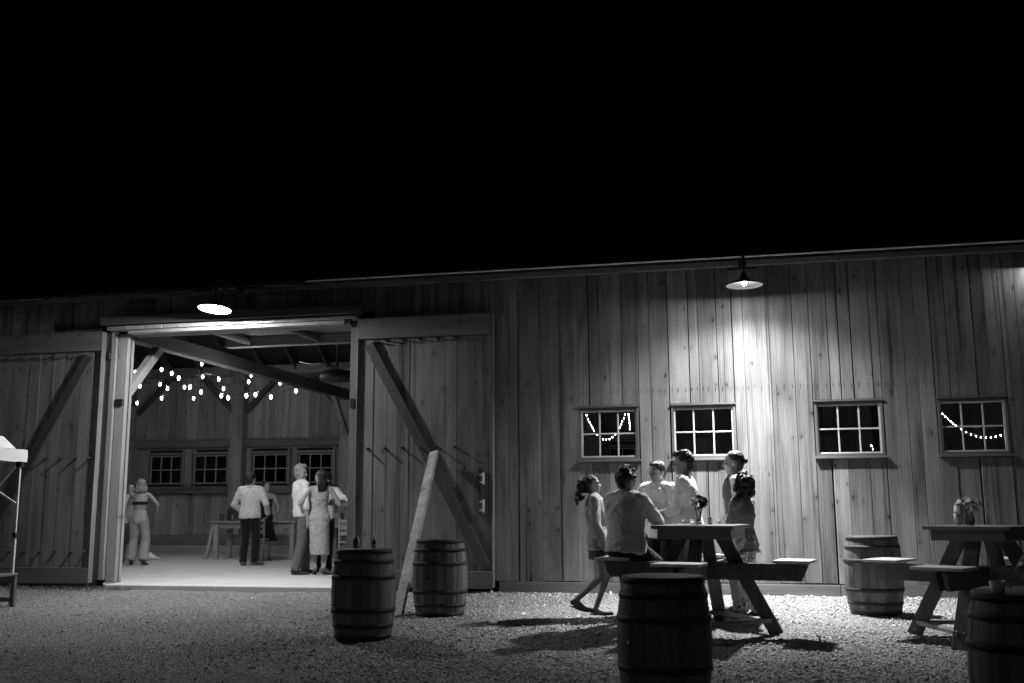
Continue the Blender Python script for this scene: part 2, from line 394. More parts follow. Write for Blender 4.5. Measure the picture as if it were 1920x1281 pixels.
# ------------------------------------------------------------------ concrete floor of the barn
fl = MB().box(-16.9, 6.9, .065, 10.25, -.25, SLAB, ch=.012).box(-9.40, -5.52, -.34, .065, -.25, SLAB-.004, ch=.012).build('concrete_floor', 'concrete')
tag(fl, 'pale smooth concrete floor inside the barn doorway', 'floor', kind='structure')

# ------------------------------------------------------------------ barn
WX0, WX1, EAVE = -17.0, 7.0, 4.62
OPX0, OPX1, OPZ = -9.42, -5.60, 4.03
barn = empty('barn', (0, 0, 0), 0, 'long plank barn at night with a wide open sliding doorway', 'barn')
WINS = [(-2.12, -1.26), (-.80, .085), (1.14, 2.03), (2.72, 3.59)]; WZ0, WZ1 = 1.88, 2.62
def grid_wall(mb, x0, x1, z0, z1, y0, y1, holes):
    xs = sorted({x0, x1, *[h[0] for h in holes], *[h[1] for h in holes]}); zs = sorted({z0, z1, *[h[2] for h in holes], *[h[3] for h in holes]})
    for a, b in zip(xs, xs[1:]):
        zz = None
        for c, d in zip(zs, zs[1:]):
            mx, mz = (a+b)/2, (c+d)/2
            if not any(h[0] < mx < h[1] and h[2] < mz < h[3] for h in holes): mb.box(a, b, y0, y1, c, d)
holes = [(a, b, WZ0, WZ1) for a, b in WINS]+[(OPX0, OPX1, -.3, OPZ)]
mb = MB(); grid_wall(mb, WX0, WX1, -.1, EAVE, .035, .06, holes)
fw = mb.build('front_wall', 'dark_backing', barn)  # dark backing sheet, added to stop light leaks and keep plank gaps dark
# planks of the front wall right of the door, seam by seam
seams = [-3.36, -3.0, -2.68, -2.37, -2.12, -1.96, -1.8, -1.48, -1.25, -1.08, -.82, -.53, -.39, -.13, .09, .24, .59, .91, 1.13, 1.37, 1.51, 1.68, 1.93, 2.04, 2.35, 2.51, 2.71, 2.91, 3.24, 3.41, 3.6, 3.8, 4.12, 4.4, 4.75, 5.05, 5.4, 5.7, 6.1, 6.5, 7.0]
def wall_run(x0, x1, z0, z1):
    g0, g1 = [random.choice((.001, .002, .003, .004, .006, .011)) for _ in (0, 1)]
    y = random.uniform(-.012, .004)
    board('board', x0+g0, x1-g1, y, y+.026, z0, z1, 'wall_wood', fw, .003, warp=.0012)
BOT = .19
for a, b in zip(seams, seams[1:]):
    mid = (a+b)/2; hit = [wn for wn in WINS if wn[0]-.02 < mid < wn[1]+.02]
    if not hit: wall_run(a, b, BOT+random.uniform(-.01, .012), EAVE)
    else: wall_run(a, b, WZ1+.035, EAVE)
for w0, w1 in WINS:
    n = 4; cuts = [w0-.01]+[w0+(w1-w0)*k/n+random.uniform(-.05, .05) for k in range(1, n)]+[w1+.01]
    for a, b in zip(cuts, cuts[1:]): wall_run(a, b, BOT+random.uniform(-.01, .012), WZ0-.04)
x = WX0
while x < -3.36:      # planks above the doors and behind the left door
    x2 = min(x+random.uniform(.2, .34), -3.36)
    if x2 < OPX0-.35 or x > -5.45: wall_run(x, x2, BOT, EAVE)
    else: wall_run(x, x2, 4.2, EAVE)
    x = x2
# skirt boards along the foot of the wall
for a, b in ((-3.3, -1.2), (-1.19, 1.35), (1.36, 3.2), (3.21, 7.0), (-17, -9.75)):
    board('skirt_board', a, b, -.018, .034, .0, BOT-.012, 'skirt_wood', fw, .004)
# nails
mb = MB()
for a, b in zip(seams, seams[1:]):
    for zr in (2.87, 1.75, .48):
        if any(wn[0]-.02 < (a+b)/2 < wn[1]+.02 for wn in WINS) and WZ0-.1 < zr < WZ1+.1: continue
        k = max(2, int((b-a)/.085))
        for i in range(k):
            x = a+(b-a)*(i+.5)/k+random.uniform(-.012, .012); z = zr+random.uniform(-.012, .012)
            mb.box(x-.0042, x+.0042, -.017, -.008, z-.0042, z+.0042)
            if zr > 2: mb.box(x-.0025, x+.0025, -.0135, -.012, z-random.uniform(.02, .07), z-.006)
tag(mb.build('nails', 'black_iron', fw), kind='stuff')
# windows: frame, sash bars, panes, sill and drip cap
def window(w0, w1, z0, z1, yf, parent, dirn=-1, trim='window_paint'):
    root = MB()
    f = .035
    root.box(w0, w0+f, yf, yf+.09, z0, z1, ch=.003).box(w1-f, w1, yf, yf+.09, z0, z1, ch=.003)
    root.box(w0+f, w1-f, yf, yf+.088, z1-f, z1, ch=.003).box(w0+f, w1-f, yf, yf+.088, z0, z0+f, ch=.003)
    fr = root.build('window', trim, parent)
    ix0, ix1, iz0, iz1 = w0+f, w1-f, z0+f, z1-f
    yb = yf+.045
    bars = []
    for k in (1, 2):
        xx = ix0+(ix1-ix0)*k/3; MB().box(xx-.011, xx+.011, yb-.012, yb+.012, iz0, iz1, ch=.003).build('glazing_bar', 'window_bar', fr)
    zz = (iz0+iz1)/2; MB().box(ix0, ix1, yb-.014, yb+.0135, zz-.011, zz+.011, ch=.003).build('glazing_bar', 'window_bar', fr)
    for i in range(3):
        for j in range(2):
            px0, px1 = ix0+(ix1-ix0)*i/3+.011, ix0+(ix1-ix0)*(i+1)/3-.011; pz0, pz1 = (iz0, zz-.011) if j == 0 else (zz+.011, iz1)
            MB().box(px0, px1, yb-.002, yb+.002, pz0, pz1, Matrix.Translation((0, 0, 0))).build('pane', 'pane_glass', fr)
    s_ = MB(); 
    s_.box(ix0-.003, ix1+.003, yb-.02, yb+.015, iz0, iz0+.02, ch=.003).box(ix0-.003, ix1+.003, yb-.02, yb+.015, iz1-.02, iz1, ch=.003)
    s_.box(ix0-.003, ix0+.02, yb-.019, yb+.014, iz0+.02, iz1-.02).box(ix1-.02, ix1+.003, yb-.019, yb+.014, iz0+.02, iz1-.02)
    s_.build('sash', 'window_bar', fr)
    return fr
for w0, w1 in WINS:
    fr = window(w0, w1, WZ0, WZ1, -.012, fw)
    fr.parent = barn
    MB().box(w0-.02, w1+.03, -.06, .05, WZ0-.034, WZ0-.002, ch=.005).build('sill', 'window_paint', fr)
    MB().box(w0-.01, w1+.01, -.035, .03, WZ1+.003, WZ1+.03, ch=.004).build('drip_cap', 'window_paint', fr)
# roof and eaves
mb = MB()
ry = 5.1; rz = 8.3
mb.add([(WX0-.2, -.13, 4.70), (WX1+.2, -.13, 4.70), (WX1+.2, ry, rz), (WX0-.2, ry, rz), (WX0-.2, 10.4, 4.70), (WX1+.2, 10.4, 4.70),
        (WX0-.2, -.13, 4.66), (WX1+.2, -.13, 4.66), (WX1+.2, ry, rz-.08), (WX0-.2, ry, rz-.08), (WX0-.2, 10.4, 4.62), (WX1+.2, 10.4, 4.62)],
       [(0, 1, 2, 3), (3, 2, 5, 4), (7, 6, 9, 8), (8, 9, 10, 11), (0, 6, 7, 1), (4, 5, 11, 10), (0, 3, 9, 6), (3, 4, 10, 9), (1, 7, 8, 2), (2, 8, 11, 5)])
roof = mb.build('roof', 'roof_metal', barn)
board('fascia', -6.32, WX1, -.10, -.028, 4.575, 4.656, 'fascia_wood', roof, .004)
board('fascia', WX0, -6.33, -.085, -.03, 4.585, 4.655, 'fascia_wood', roof, .004)
MB().box(-6.34, WX1, -.155, -.132, 4.683, 4.706, ch=.003).build('drip_edge', 'drip_metal', roof)
# end walls and back wall
for x0, x1 in ((WX0, WX0+.08), (WX1-.08, WX1)):
    m2 = MB(); m2.add([(x0, .07, 0), (x0, 10.1, 0), (x0, 10.1, 4.6), (x0, 5.1, 8.1), (x0, .07, 4.6), (x1, .07, 0), (x1, 10.1, 0), (x1, 10.1, 4.6), (x1, 5.1, 8.1), (x1, .07, 4.6)],
                      [(0, 1, 2, 3, 4), (9, 8, 7, 6, 5), (0, 5, 6, 1), (1, 6, 7, 2), (2, 7, 8, 3), (3, 8, 9, 4), (4, 9, 5, 0)])
    m2.build('end_wall', 'inner_wood', barn)
YB = 9.92
BW = [(-15.22, -14.24), (-13.95, -12.92), (-12.24, -11.22), (-10.96, -9.98), (-4.6, -3.6), (-2.9, -1.9), (.6, 1.6), (3.4, 4.4)]
bz0, bz1 = 1.83, 2.63
mb = MB(); grid_wall(mb, WX0, WX1, .0, EAVE+.1, YB+.10, YB+.13, [(a, b, bz0, bz1) for a, b in BW])
bwall = mb.build('back_wall', 'dark_backing', barn)
x = WX0+.1
while x < WX1-.1:
    x2 = min(x+random.uniform(.2, .36), WX1-.1); mid = (x+x2)/2
    y = YB+.06+random.uniform(-.006, .006)
    hit = [h for h in BW if x2 > h[0]-.05 and x < h[1]+.05]
    if not hit: board('board', x+.003, x2-.003, y, y+.025, .28, 4.72, 'inner_wood', bwall, 0)
    else:
        board('board', x+.003, x2-.003, y, y+.025, .28, bz0-.04, 'inner_wood', bwall, 0)
        board('board', x+.003, x2-.003, y, y+.025, bz1+.12, 4.72, 'inner_wood', bwall, 0)
        h = hit[0]      # a stub beside the window
        if x < h[0]-.05: board('board', x+.003, h[0]-.05, y, y+.025, bz0-.04, bz1+.12, 'inner_wood', bwall, 0)
        if x2 > h[1]+.05: board('board', h[1]+.05, x2-.003, y, y+.025, bz0-.04, bz1+.12, 'inner_wood', bwall, 0)
    x = x2
for a, b in BW:
    fr = window(a, b, bz0, bz1, YB+.0, barn, trim='window_paint'); fr['label'] = 'dark six-pane window in the far wall'
    for q in (a-.06, b+.005): board('casing', q, q+.055, YB-.02, YB+.05, bz0-.02, bz1+.14, 'pale_leg', fr, .004)
    board('casing', a, b, YB-.018, YB+.04, bz1+.003, bz1+.05, 'pale_wood', fr, .004)
board('sill_beam', WX0+.1, WX1-.1, YB-.14, YB+.06, .29, .53, 'beam_x', bwall, .01)
MB().box(WX0+.1, WX1-.1, YB-.22, YB+.1, SLAB-.02, .285, ch=.01).build('curb', 'curb', bwall)
POSTS = [-15.75, -12.59, -9.55, -6.4, -3.25, -.1, 3.0]
for k, px in enumerate(POSTS):
    board('post', px-.17, px+.17, YB-.24, YB+.05, .53, 4.75, 'inner_wood', bwall, .012)
    if k < len(POSTS)-1:
        board('girt', px+.175, POSTS[k+1]-.175, YB-.10, YB+.055, 2.80, 3.01, 'beam_x', bwall, .01)
        board('rail', px+.175, POSTS[k+1]-.175, YB-.12, YB+.055, 1.60, 1.79, 'beam_x', bwall, .01)
    for s in (-1, 1):
        MB().bar((0, 0, 0), (s*.95, 0, .95), .13, .10, (0, 1, 0), .006).build('brace', 'brace_wood', bwall, (px+s*.17, YB-.09, 3.72))
board('plate', WX0+.1, WX1-.1, YB-.2, YB+.05, 4.68, 4.92, 'beam_x', bwall, .01)
# tie beams running back from the front posts, with braces; rafters above
for k, px in enumerate((-15.6, -9.52, -3.3, 1.0)):
    board('tie_beam', px-.1, px+.1, .1, YB-.25, 3.93, 4.18, 'beam_y', barn, .012)
    MB().bar((0, 0, 0), (0, .84, .84), .14, .14, (1, 0, 0), .01).build('brace', 'post_wood', barn, (px+.02, .12, 3.08))
    MB().bar((0, 0, 0), (0, -.95, .95), .13, .12, (1, 0, 0), .01).build('brace', 'inner_wood', barn, (px, YB-.25, 3.05))
    if k: board('post', px-.12, px+.12, .07, .3, SLAB, 3.9, 'post_wood', barn, .012) if px != -9.52 else None
x = WX0+.6
while x < WX1-.3:
    for s in (0, 1):
        a = (x, .05, 4.60) if s == 0 else (x, 10.15, 4.58); b = (x, 5.1, 8.12)
        MB().bar((0, 0, 0), Vector(b)-Vector(a), .05, .16, (0, 0, 1), 0).build('rafter', 'brace_wood', roof, a)
    x += .9
# ceiling of boards over the front bay, two round joists and the beam they end on
for k in range(9):
    y0 = .18+k*.28
    board('ceiling_board', -9.1, -3.5, y0, y0+.274, 4.36+random.uniform(0, .006), 4.385, 'beam_x', barn, .003)
board('cross_beam', -9.1, -3.5, 2.5, 2.68, 4.17, 4.355, 'beam_x', barn, .01)
for xj in (-8.62, -7.25, -5.9, -4.6):
    MB().tube([(0, .2, .0), (.01, 1.2, -.01), (-.02, 2.49, 0)], [.075, .08, .07], 10).build('joist', 'beam_y', barn, (xj, 0, 4.27))
# door posts
board('door_post', -9.60, OPX0, -.04, .145, SLAB, 4.02, 'post_wood', barn, .012)
board('jamb_board', -9.69, -9.605, -.085, -.01, .14, 4.05, 'post_wood', barn, .004)
board('jamb_board', -9.80, -9.695, -.05, .0, .14, 4.05, 'door_wood', barn, .004)
board('post_foot', -9.63, OPX0+.02, -.06, .17, -.1, SLAB+.0, 'curb', barn, .02)
MB().box(-9.59, -9.44, -.075, -.03, 2.86, 2.96, ch=.01).build('post_bracket', 'black_iron', barn)
MB().box(-9.76, -9.70, -.10, -.055, 3.6, 3.72, ch=.008).build('post_bracket', 'black_iron', barn)
board('door_post', OPX1, -5.44, .0, .3, SLAB, 4.03, 'jamb_wood', barn, .01)
board('jamb_board', OPX1-.01, OPX1+.10, -.045, -.002, SLAB, 4.03, 'jamb_wood', barn, .004)
MB().box(OPX1+.005, OPX1+.07, -.06, -.046, 2.72, 2.86).build('post_bracket', 'steel', barn)
# header: fascia box over the rolling track, the segmented track and the lintel under it
hd = board('header', -9.78, -5.42, -.29, -.03, 4.13, 4.26, 'header_wood', barn, .006)
x = -9.70
while x < -5.46:
    x2 = min(x+random.uniform(.26, .38), -5.46)
    o = board('track_strip', x+.002, x2-.002, -.22, -.05, 4.055, 4.112, 'track_metal', barn, .003); x = x2
board('lintel', -9.36, OPX1, -.02, .18, 3.985, 4.12, 'beam_x', barn, .008)
board('lintel', -9.34, OPX1, -.20, -.025, 3.99, 4.045, 'pale_wood', barn, .006)
for q in (-5.66, -5.58):
    MB().box(q, q+.03, -.215, -.15, 3.97, 4.054, ch=.004).build('track_hanger', 'black_iron', barn)

def barn_door(x0, x1, seam_list, brace, bolts, handle, label):
    y0, y1 = -.165, -.115
    d = MB().box(x0+.01, x1-.01, y1+.002, y1+.03, .12, 4.03).build('barn_door', 'dark_backing', barn); d['label'] = label
    cuts = [x0]+seam_list+[x1]
    for a, b in zip(cuts, cuts[1:]):
        dy = random.uniform(-.004, .004)
        board('board', a+.002, b-.002, y0+.02+dy, y1+dy, .10, 4.04, 'door_wood', d, .003)
    board('rail', x0, x1, y0-.02, y0+.013, 3.74, 4.055, 'rail_wood', d, .005)
    board('rail', x0, x1, y0-.02, y0+.013, .085, .33, 'rail_wood', d, .005)
    for q in (x0-.012, x1-.006): board('edge_strip', q, q+.018, y0-.022, y1+.04, .10, 4.05, 'door_wood', d, .003)
    a, b = brace
    MB().bar((0, 0, 0), (b[0]-a[0], 0, b[1]-a[1]), .155, .045, (0, 1, 0), .005).build('brace', 'brace_wood', d, (a[0], y0-.004, a[1]))
    for bx, bz in bolts:
        MB().lathe([(.022, 0), (.022, .012), (.013, .018), (.011, .075), (.0, .078)], 10, M=Matrix.Rotation(R(90), 3, 'X')).build('bolt', 'black_iron', d, (bx, y0+.018, bz))
    if handle:
        hx = -3.55
        h = MB().box(hx-.012, hx+.012, y0-.012, y0+.016, 1.10, 1.79, ch=.003).build('handle', 'steel', d)
        for z0, z1 in ((1.545, 1.715), (1.15, 1.335)):
            MB().box(hx+.055, hx+.085, y0-.06, y0-.035, z0, z1, ch=.008).box(hx+.012, hx+.06, y0-.052, y0-.044, z0+.02, z0+.045).box(hx+.012, hx+.06, y0-.052, y0-.044, z1-.045, z1-.02).build('grip', 'white_metal', h)
            MB().box(hx-.075, hx-.055, y0-.04, y0+.0, z0, z1, ch=.005).build('grip', 'steel', h)
    return d
barn_door(-12.7, -9.80, [-12.38, -12.07, -11.74, -11.42, -11.12, -10.92, -10.63, -10.46, -10.17, -9.95],
          ((-11.62, .86), (-10.03, 3.66)),
          [(x, 3.67) for x in (-12.1, -11.82, -11.53, -11.25, -10.97, -10.68, -10.41, -10.15)]+[(x, 2.03) for x in (-11.5, -11.23, -10.96, -10.70, -10.42, -10.15, -9.9)]+[(x, .58) for x in (-11.5, -11.23, -10.96, -10.69, -10.42, -10.13, -9.88)],
          False, 'left sliding barn door, braced, with rows of long bolts')
barn_door(-5.44, -3.36, [-5.19, -4.97, -4.63, -4.28, -3.9, -3.71], ((-5.27, 3.655), (-3.45, .39)),
          [(-5.13, 3.68)]+[(x, 3.70) for x in (-4.99, -4.73, -4.46, -4.19, -3.92)]+[(x, 2.09) for x in (-5.26, -4.99, -4.72, -4.44, -4.19, -3.92)],
          True, 'right sliding barn door, braced from top left to bottom right, with metal handle')

# ------------------------------------------------------------------ lamps
def barn_lamp(x, y, z, tilt, label, watts, arm=True, lining='enamel'):
    t = empty('barn_lamp', (x, y, 0), 0, label, 'lamp', 'barn lamps along the eaves')
    M = Matrix.Rotation(R(tilt[0]), 3, 'X') @ Matrix.Rotation(R(tilt[1]), 3, 'Y')
    # flared dish, open below: outer skin and enamelled inside
    pr = [(.24, 0), (.236, .012), (.19, .035), (.12, .06), (.06, .08), (.04, .13), (.034, .17)]
    inn = [(.237, .0005), (.232, .010), (.186, .031), (.116, .056), (.056, .076), (.0, .078)]
    mb = MB(); vs = []; n = 40
    sh = MB(); prof = pr
    V = []; F = []
    for r, h in pr:
        for k in range(n): V.append((r*math.cos(6.28318*k/n), r*math.sin(6.28318*k/n), h))
    for i in range(len(pr)-1):
        for k in range(n): F.append((i*n+k, i*n+(k+1) % n, (i+1)*n+(k+1) % n, (i+1)*n+k))
    F.append(tuple((len(pr)-1)*n+k for k in range(n))); sh.add([M @ Vector(v) for v in V], F, True)
    s_ = sh.build('shade', 'shade_outer', t, (0, 0, z))
    V = []; F = []; li = MB()
    for r, h in inn[:-1]:
        for k in range(n): V.append((r*math.cos(6.28318*k/n), r*math.sin(6.28318*k/n), h))
    for i in range(len(inn)-2):
        for k in range(n): F.append((i*n+k, (i+1)*n+k, (i+1)*n+(k+1) % n, i*n+(k+1) % n))
    F.append(tuple((len(inn)-2)*n+k for k in range(n))); li.add([M @ Vector(v) for v in V], F, True)
    li.build('lining', lining, s_, None, recalc=False)
    MB().lathe([(.0, -.034), (.022, -.026), (.032, -.006), (.030, .014), (.018, .03), (.014, .04), (.0, .041)], 16, (0, 0, z+.03)).build('bulb', 'lamp_bulb', t)
    if arm:
        MB().tube([(0, 0, z+.165), (0, 0, z+.40), (0, .03, z+.455), (0, .08, z+.475), (0, -y-.09, z+.475)], .014, 10).build('arm', 'black_iron', t)
        MB().box(-.05, .05, -y-.115, -y-.10, z+.42, z+.53, ch=.004).build('mounting_plate', 'black_iron', t)
    # a flood bulb: a little light all round, most of it thrown down in a soft cone
    for nm, kind, wt, half in (('lamp_light', 'POINT', watts[0], 0), ('lamp_flood', 'SPOT', watts[1], 75), ('lamp_beam', 'SPOT', watts[2], watts[3])):
        if not wt: continue
        ld = bpy.data.lights.new(nm, kind); ld.energy = wt; ld.shadow_soft_size = .042
        if kind == 'SPOT': ld.spot_size = R(half*2); ld.spot_blend = 1.
        lo = bpy.data.objects.new(nm, ld); C.objects.link(lo); lo.parent = t; lo.location = (0, 0, z+.026)
        if nm == 'lamp_beam': lo.rotation_euler = (R(-8), 0, 0)
    return t
barn_lamp(.265, -.9, 4.115, (0, 0), 'lit dish barn lamp hanging over the windows and the standing group', (110, 1700, 5600, 46), lining='dimmed_enamel')
barn_lamp(-7.44, -.9, 4.16, (-7, 2.5), 'glaring lit dish barn lamp above the open doorway', (850, 300, 750, 62))
barn_lamp(4.16, -.2, 4.36, (0, 0), 'lamp past the right edge whose glow shows high on the planks', (34, 0, 0, 0), False)
board('mounting_board', .05, .48, -.045, -.014, 4.25, 4.53, 'wall_wood', fw, .004)

# ------------------------------------------------------------------ things: barrels
def stave_mesh(k):
    rnd = random.Random(k); H = .88; n = 24; da = math.pi/n*.968; mb = MB(); lay = []; off_ = rnd.uniform(-.0028, .0022)
    m = 10
    for i in range(m+1):
        t = i/m; z = t*H; r = .275+.052*(1-(2*t-1)**2); lay.append((r+off_+rnd.uniform(-.001, .001), z))
    V = []
    for r, z in lay:
        for a, rr in ((-da, r), (-da*.5, r+.001), (0, r+.0016), (da*.5, r+.001), (da, r), (da, r-.026), (-da, r-.026)): V.append((rr*math.cos(a), rr*math.sin(a), z))
    F = []
    for i in range(m):
        for j in range(7): F.append((i*7+j, i*7+(j+1) % 7, (i+1)*7+(j+1) % 7, (i+1)*7+j))
    F += [tuple(range(7))[::-1], tuple(m*7+j for j in range(7))]
    mb.add(V, F); return mb
STAVES = []
for k in range(4):
    me = stave_mesh(k).mesh('stave'); me.materials.append(MATS['stave_wood']); STAVES.append(me)
def rad(z): t = z/.88; return .275+.052*(1-(2*t-1)**2)
HOOPS = []
for z, hh in ((.0, .045), (.105, .042), (.255, .045), (.58, .045), (.735, .042), (.835, .045)):
    mb = MB().lathe([(rad(z)+.0006, z), (rad(z)+.0062, z+.001), (rad(z+hh)+.0062, z+hh-.001), (rad(z+hh)+.0006, z+hh)], 40); me = mb.mesh('hoop'); me.materials.append(MATS['hoop_iron']); HOOPS.append(me)
def head_meshes(z0, z1):
    out = []; r = .258; cuts = [-r, -.165, -.085, .005, .09, .17, r]
    for a, b in zip(cuts, cuts[1:]):
        pts = []; K = 7
        for i in range(K): y = a+.001+(b-a-.002)*i/(K-1); pts.append((math.sqrt(max(r*r-y*y, .0004)), y))
        poly = pts+[(-x, y) for x, y in reversed(pts)]; n = len(poly)
        mb = MB(); mb.add([(x, y, z0) for x, y in poly]+[(x, y, z1) for x, y in poly], [tuple(range(n))[::-1], tuple(range(n, 2*n))]+[(i, (i+1) % n, n+(i+1) % n, n+i) for i in range(n)])
        me = mb.mesh('head_plank'); me.materials.append(MATS['barrel_head']); out.append(me)
    return out
HEADS = head_meshes(.845, .862)
def child(me, name, parent, rot=0., loc=(0, 0, 0)):
    o = bpy.data.objects.new(name, me); C.objects.link(o); o.parent = parent; o.rotation_euler = (0, 0, rot); o.location = loc; return o
def barrel(x, y, rot, label, tilt=(0, 0), s=1.):
    t = empty('barrel', (x, y, GZ(y)+.005), rot, label, 'barrel', 'oak barrels set about the yard'); t.rotation_euler = (R(tilt[0]), R(tilt[1]), rot); t.scale = (s, s, s)
    for k in range(24): child(STAVES[random.randrange(4)], 'stave', t, 2*math.pi*k/24)
    for me in HOOPS: child(me, 'hoop', t)
    for me in HEADS: child(me, 'head_plank', t, .3)
    child(BUNG, 'bung', t)
    return t
b_ = MB().lathe([(.026, -.004), (.026, .006), (.0, .007)], 14, (0, 0, 0), M=Matrix.Rotation(R(90), 3, 'Y')); b_.v = [(a+rad(.44), b, c+.44) for a, b, c in b_.v]
BUNG = b_.mesh('bung'); BUNG.materials.append(MATS['black_iron'])
B1 = (-3.72, -4.32); B2 = (-3.43, -2.55); B3 = (1.56, -1.76); B4 = (-.50, -7.02); B5 = (1.59, -7.98)
barrel(*B1, .4, 'dark oak barrel standing left of the leaning plank, can and bottle on top')
barrel(*B2, 1.35-math.pi/1, 'oak barrel between the leaning plank and the wall planks, bare top')
barrel(*B3, 2.2, 'oak barrel standing against the wall under the windows, side lit from the left')
barrel(*B4, 4.0, 'dark oak barrel in the foreground before the seated man')
barrel(*B5, 5.0, 'large oak barrel cut by the right edge, cup and flowers on top', s=1.02)

# ------------------------------------------------------------------ leaning plank that props the door
pb = Vector((-3.88, -2.78, GZ(-2.78)+.0)); pt = Vector((-4.21, -.235, 2.02))
o = MB().bar((0, 0, 0), pt-pb, .135, .05, (0, 1, .3), .006).build('prop_plank', 'plank_wood', None, pb)
tag(o, 'long weathered plank leaning against the right barn door', 'plank')

# ------------------------------------------------------------------ bar-height picnic tables with four fixed seats
def picnic_table(c, b, s, label):
    g = GZ(c[1]); t = empty('picnic_table', (c[0], c[1], g), -R(b), label, 'picnic table', 'tall picnic tables')
    # local x = right, local -y = front
    ZT = 1.085; ZS = .745
    n = 6
    for k in range(n):
        y0 = -s/2+s*k/n; board('top_plank', -s/2, s/2, y0+.003, y0+s/n-.003, ZT-.035, ZT+random.uniform(-.001, .002), 'table_wood', t, .004)
    h = s/2-.06
    for q in (-1, 1):
        board('apron', -h, h, q*h-.019, q*h+.019, ZT-.135, ZT-.036, 'table_wood', t, .004)
        a = board('apron', -h+.02, h-.02, -.019, .019, ZT-.134, ZT-.037, 'table_wood', t, .004); a.rotation_euler = (0, 0, R(90)); a.location.x = q*h; a.location.y = 0
    for k in range(4):
        a = R(90*k); d = Vector((math.cos(a), math.sin(a), 0)); sd_ = Vector((-math.sin(a), math.cos(a), 0))
        MB().bar((0, 0, 0), d*.56+Vector((0, 0, -(ZT-.06))), .135, .042, tuple(d) if k % 2 else tuple(sd_), .004).build('leg', 'leg_wood', t, tuple(d*.17+Vector((0, 0, ZT-.05))) if True else None)
        # stretcher ring
        d2 = Vector((math.cos(a+R(90)), math.sin(a+R(90)), 0)); r0 = .655
        p0, p1 = d*r0+Vector((0, 0, .14)), d2*r0+Vector((0, 0, .14+.004*k))
        MB().bar((0, 0, 0), p1-p0, .09, .04, (0, 0, 1), .004).build('stretcher', 'table_wood', t, p0)
        for q_ in (-.03, .03): MB().lathe([(.012, 0), (.012, .006), (.0, .009)], 8, M=d.to_track_quat('Z', 'Y').to_matrix()).build('bolt', 'hoop_iron', t, tuple(d*.735+sd_*q_+Vector((0, 0, .16))))
        # seat at the end of the cross beam
        st = MB().box(-.18, .18, -.235, .235, .008, .035, ch=.004); so = st.build('seat', 'seat_wood', t, tuple(d*.93+Vector((0, 0, ZS-.035)))); so.rotation_euler = (0, 0, a)
        MB().add
    for k in range(2):
        zb = ZS-.04
        mbx = MB(); L = 1.06
        for off in (-.048, .048):
            prof = [(-L, zb), (L, zb), (L-.07, zb-.165-.0), (-L+.07, zb-.165)]
            zz = -.006*k
            V = [(x, off-.019, z+zz) for x, z in prof]+[(x, off+.019, z+zz) for x, z in prof]
            mbx.add(V, [(0, 1, 2, 3), (7, 6, 5, 4), (0, 4, 5, 1), (1, 5, 6, 2), (2, 6, 7, 3), (3, 7, 4, 0)])
        o = mbx.build('seat_beam', 'leg_wood', t); o.rotation_euler = (0, 0, R(90)*k)
    return t
T1 = (-.33, -3.5); T2 = (2.31, -3.78)
picnic_table(T1, 12, .84, 'tall wooden picnic table with four seats, people gathered round it')
picnic_table(T2, 33, .80, 'empty tall wooden picnic table by the right edge, flowers on top')

# ------------------------------------------------------------------ flowers, cups and other small things
def flower(mb_w, c, r, up, seed):
    rnd = random.Random(seed); up = Vector(up).normalized(); u = up.orthogonal().normalized(); v = up.cross(u)
    for ringk, (cnt, rr, tilt) in enumerate(((14, 1., .25), (11, .72, .6), (7, .42, 1.1))):
        for k in range(cnt):
            a = 6.283*k/cnt+rnd.uniform(-.15, .15); d = (u*math.cos(a)+v*math.sin(a)); s = u*-math.sin(a)+v*math.cos(a)
            tip = c+d*r*rr+up*r*tilt*rr*.55+up*.004*ringk; mid = c+d*r*rr*.55+up*r*tilt*.25; wd = r*.17
            mb_w.add([c, mid+s*wd, tip+s*wd*.5, tip-s*wd*.5, mid-s*wd], [(0, 1, 4), (1, 2, 3, 4)])
def bouquet(name, loc, label, blooms, vase, hstem, seed):
    t = empty(name, loc, 0, label, 'flower vase'); rnd = random.Random(seed)
    MB().lathe(vase, 20).build('vase', 'clear_glass', t, recalc=False)
    MB().lathe([(r*.92, z) for r, z in vase if z < hstem*.45], 16).build('water', 'clear_glass', t)
    st = MB(); lf = MB(); ct = MB()
    for k, (dx, dy, dz, r, kind) in enumerate(blooms):
        st.tube([(dx*.1, dy*.1, .01), (dx*.25, dy*.25, hstem*.5), (dx, dy, dz)], .003, 6)
        mb = MB(); flower(mb, Vector((dx, dy, dz)), r, (dx*3, dy*3-.02, .12), seed+k); mb.build('bloom', kind, t, recalc=False)
        ct.ell((dx, dy, dz+r*.15), r*.28, r*.28, r*.18, n=8, m=5)
    for k in range(16):
        a = rnd.uniform(0, 6.28); r0 = rnd.uniform(.02, .085); z = hstem*rnd.uniform(.75, 1.15); d = Vector((math.cos(a), math.sin(a), rnd.uniform(-.2, .8))); s = Vector((-math.sin(a), math.cos(a), 0))*.014; c = Vector((math.cos(a)*r0*.4, math.sin(a)*r0*.4, z))
        lf.add([c, c+d*.035+s, c+d*.075, c+d*.035-s], [(0, 1, 2, 3)])
    st.build('stems', 'leaf', t); lf.build('leaves', 'leaf', t, recalc=False); ct.build('flower_centres', 'petal_dark', t)
    return t
ZT1 = GZ(T1[1])+1.085+.003; ZT2 = GZ(T2[1])+1.085+.003
bl1 = [(-.055, -.02, .245, .055, 'petal_white'), (-.03, -.05, .215, .05, 'petal_white'), (.02, -.03, .25, .055, 'petal_dark'), (.06, -.02, .235, .055, 'petal_dark'), (.03, .03, .27, .05, 'petal_dark'), (-.01, .04, .27, .05, 'petal_dark'), (.075, .02, .25, .05, 'petal_dark'), (.045, -.055, .21, .05, 'petal_dark')]
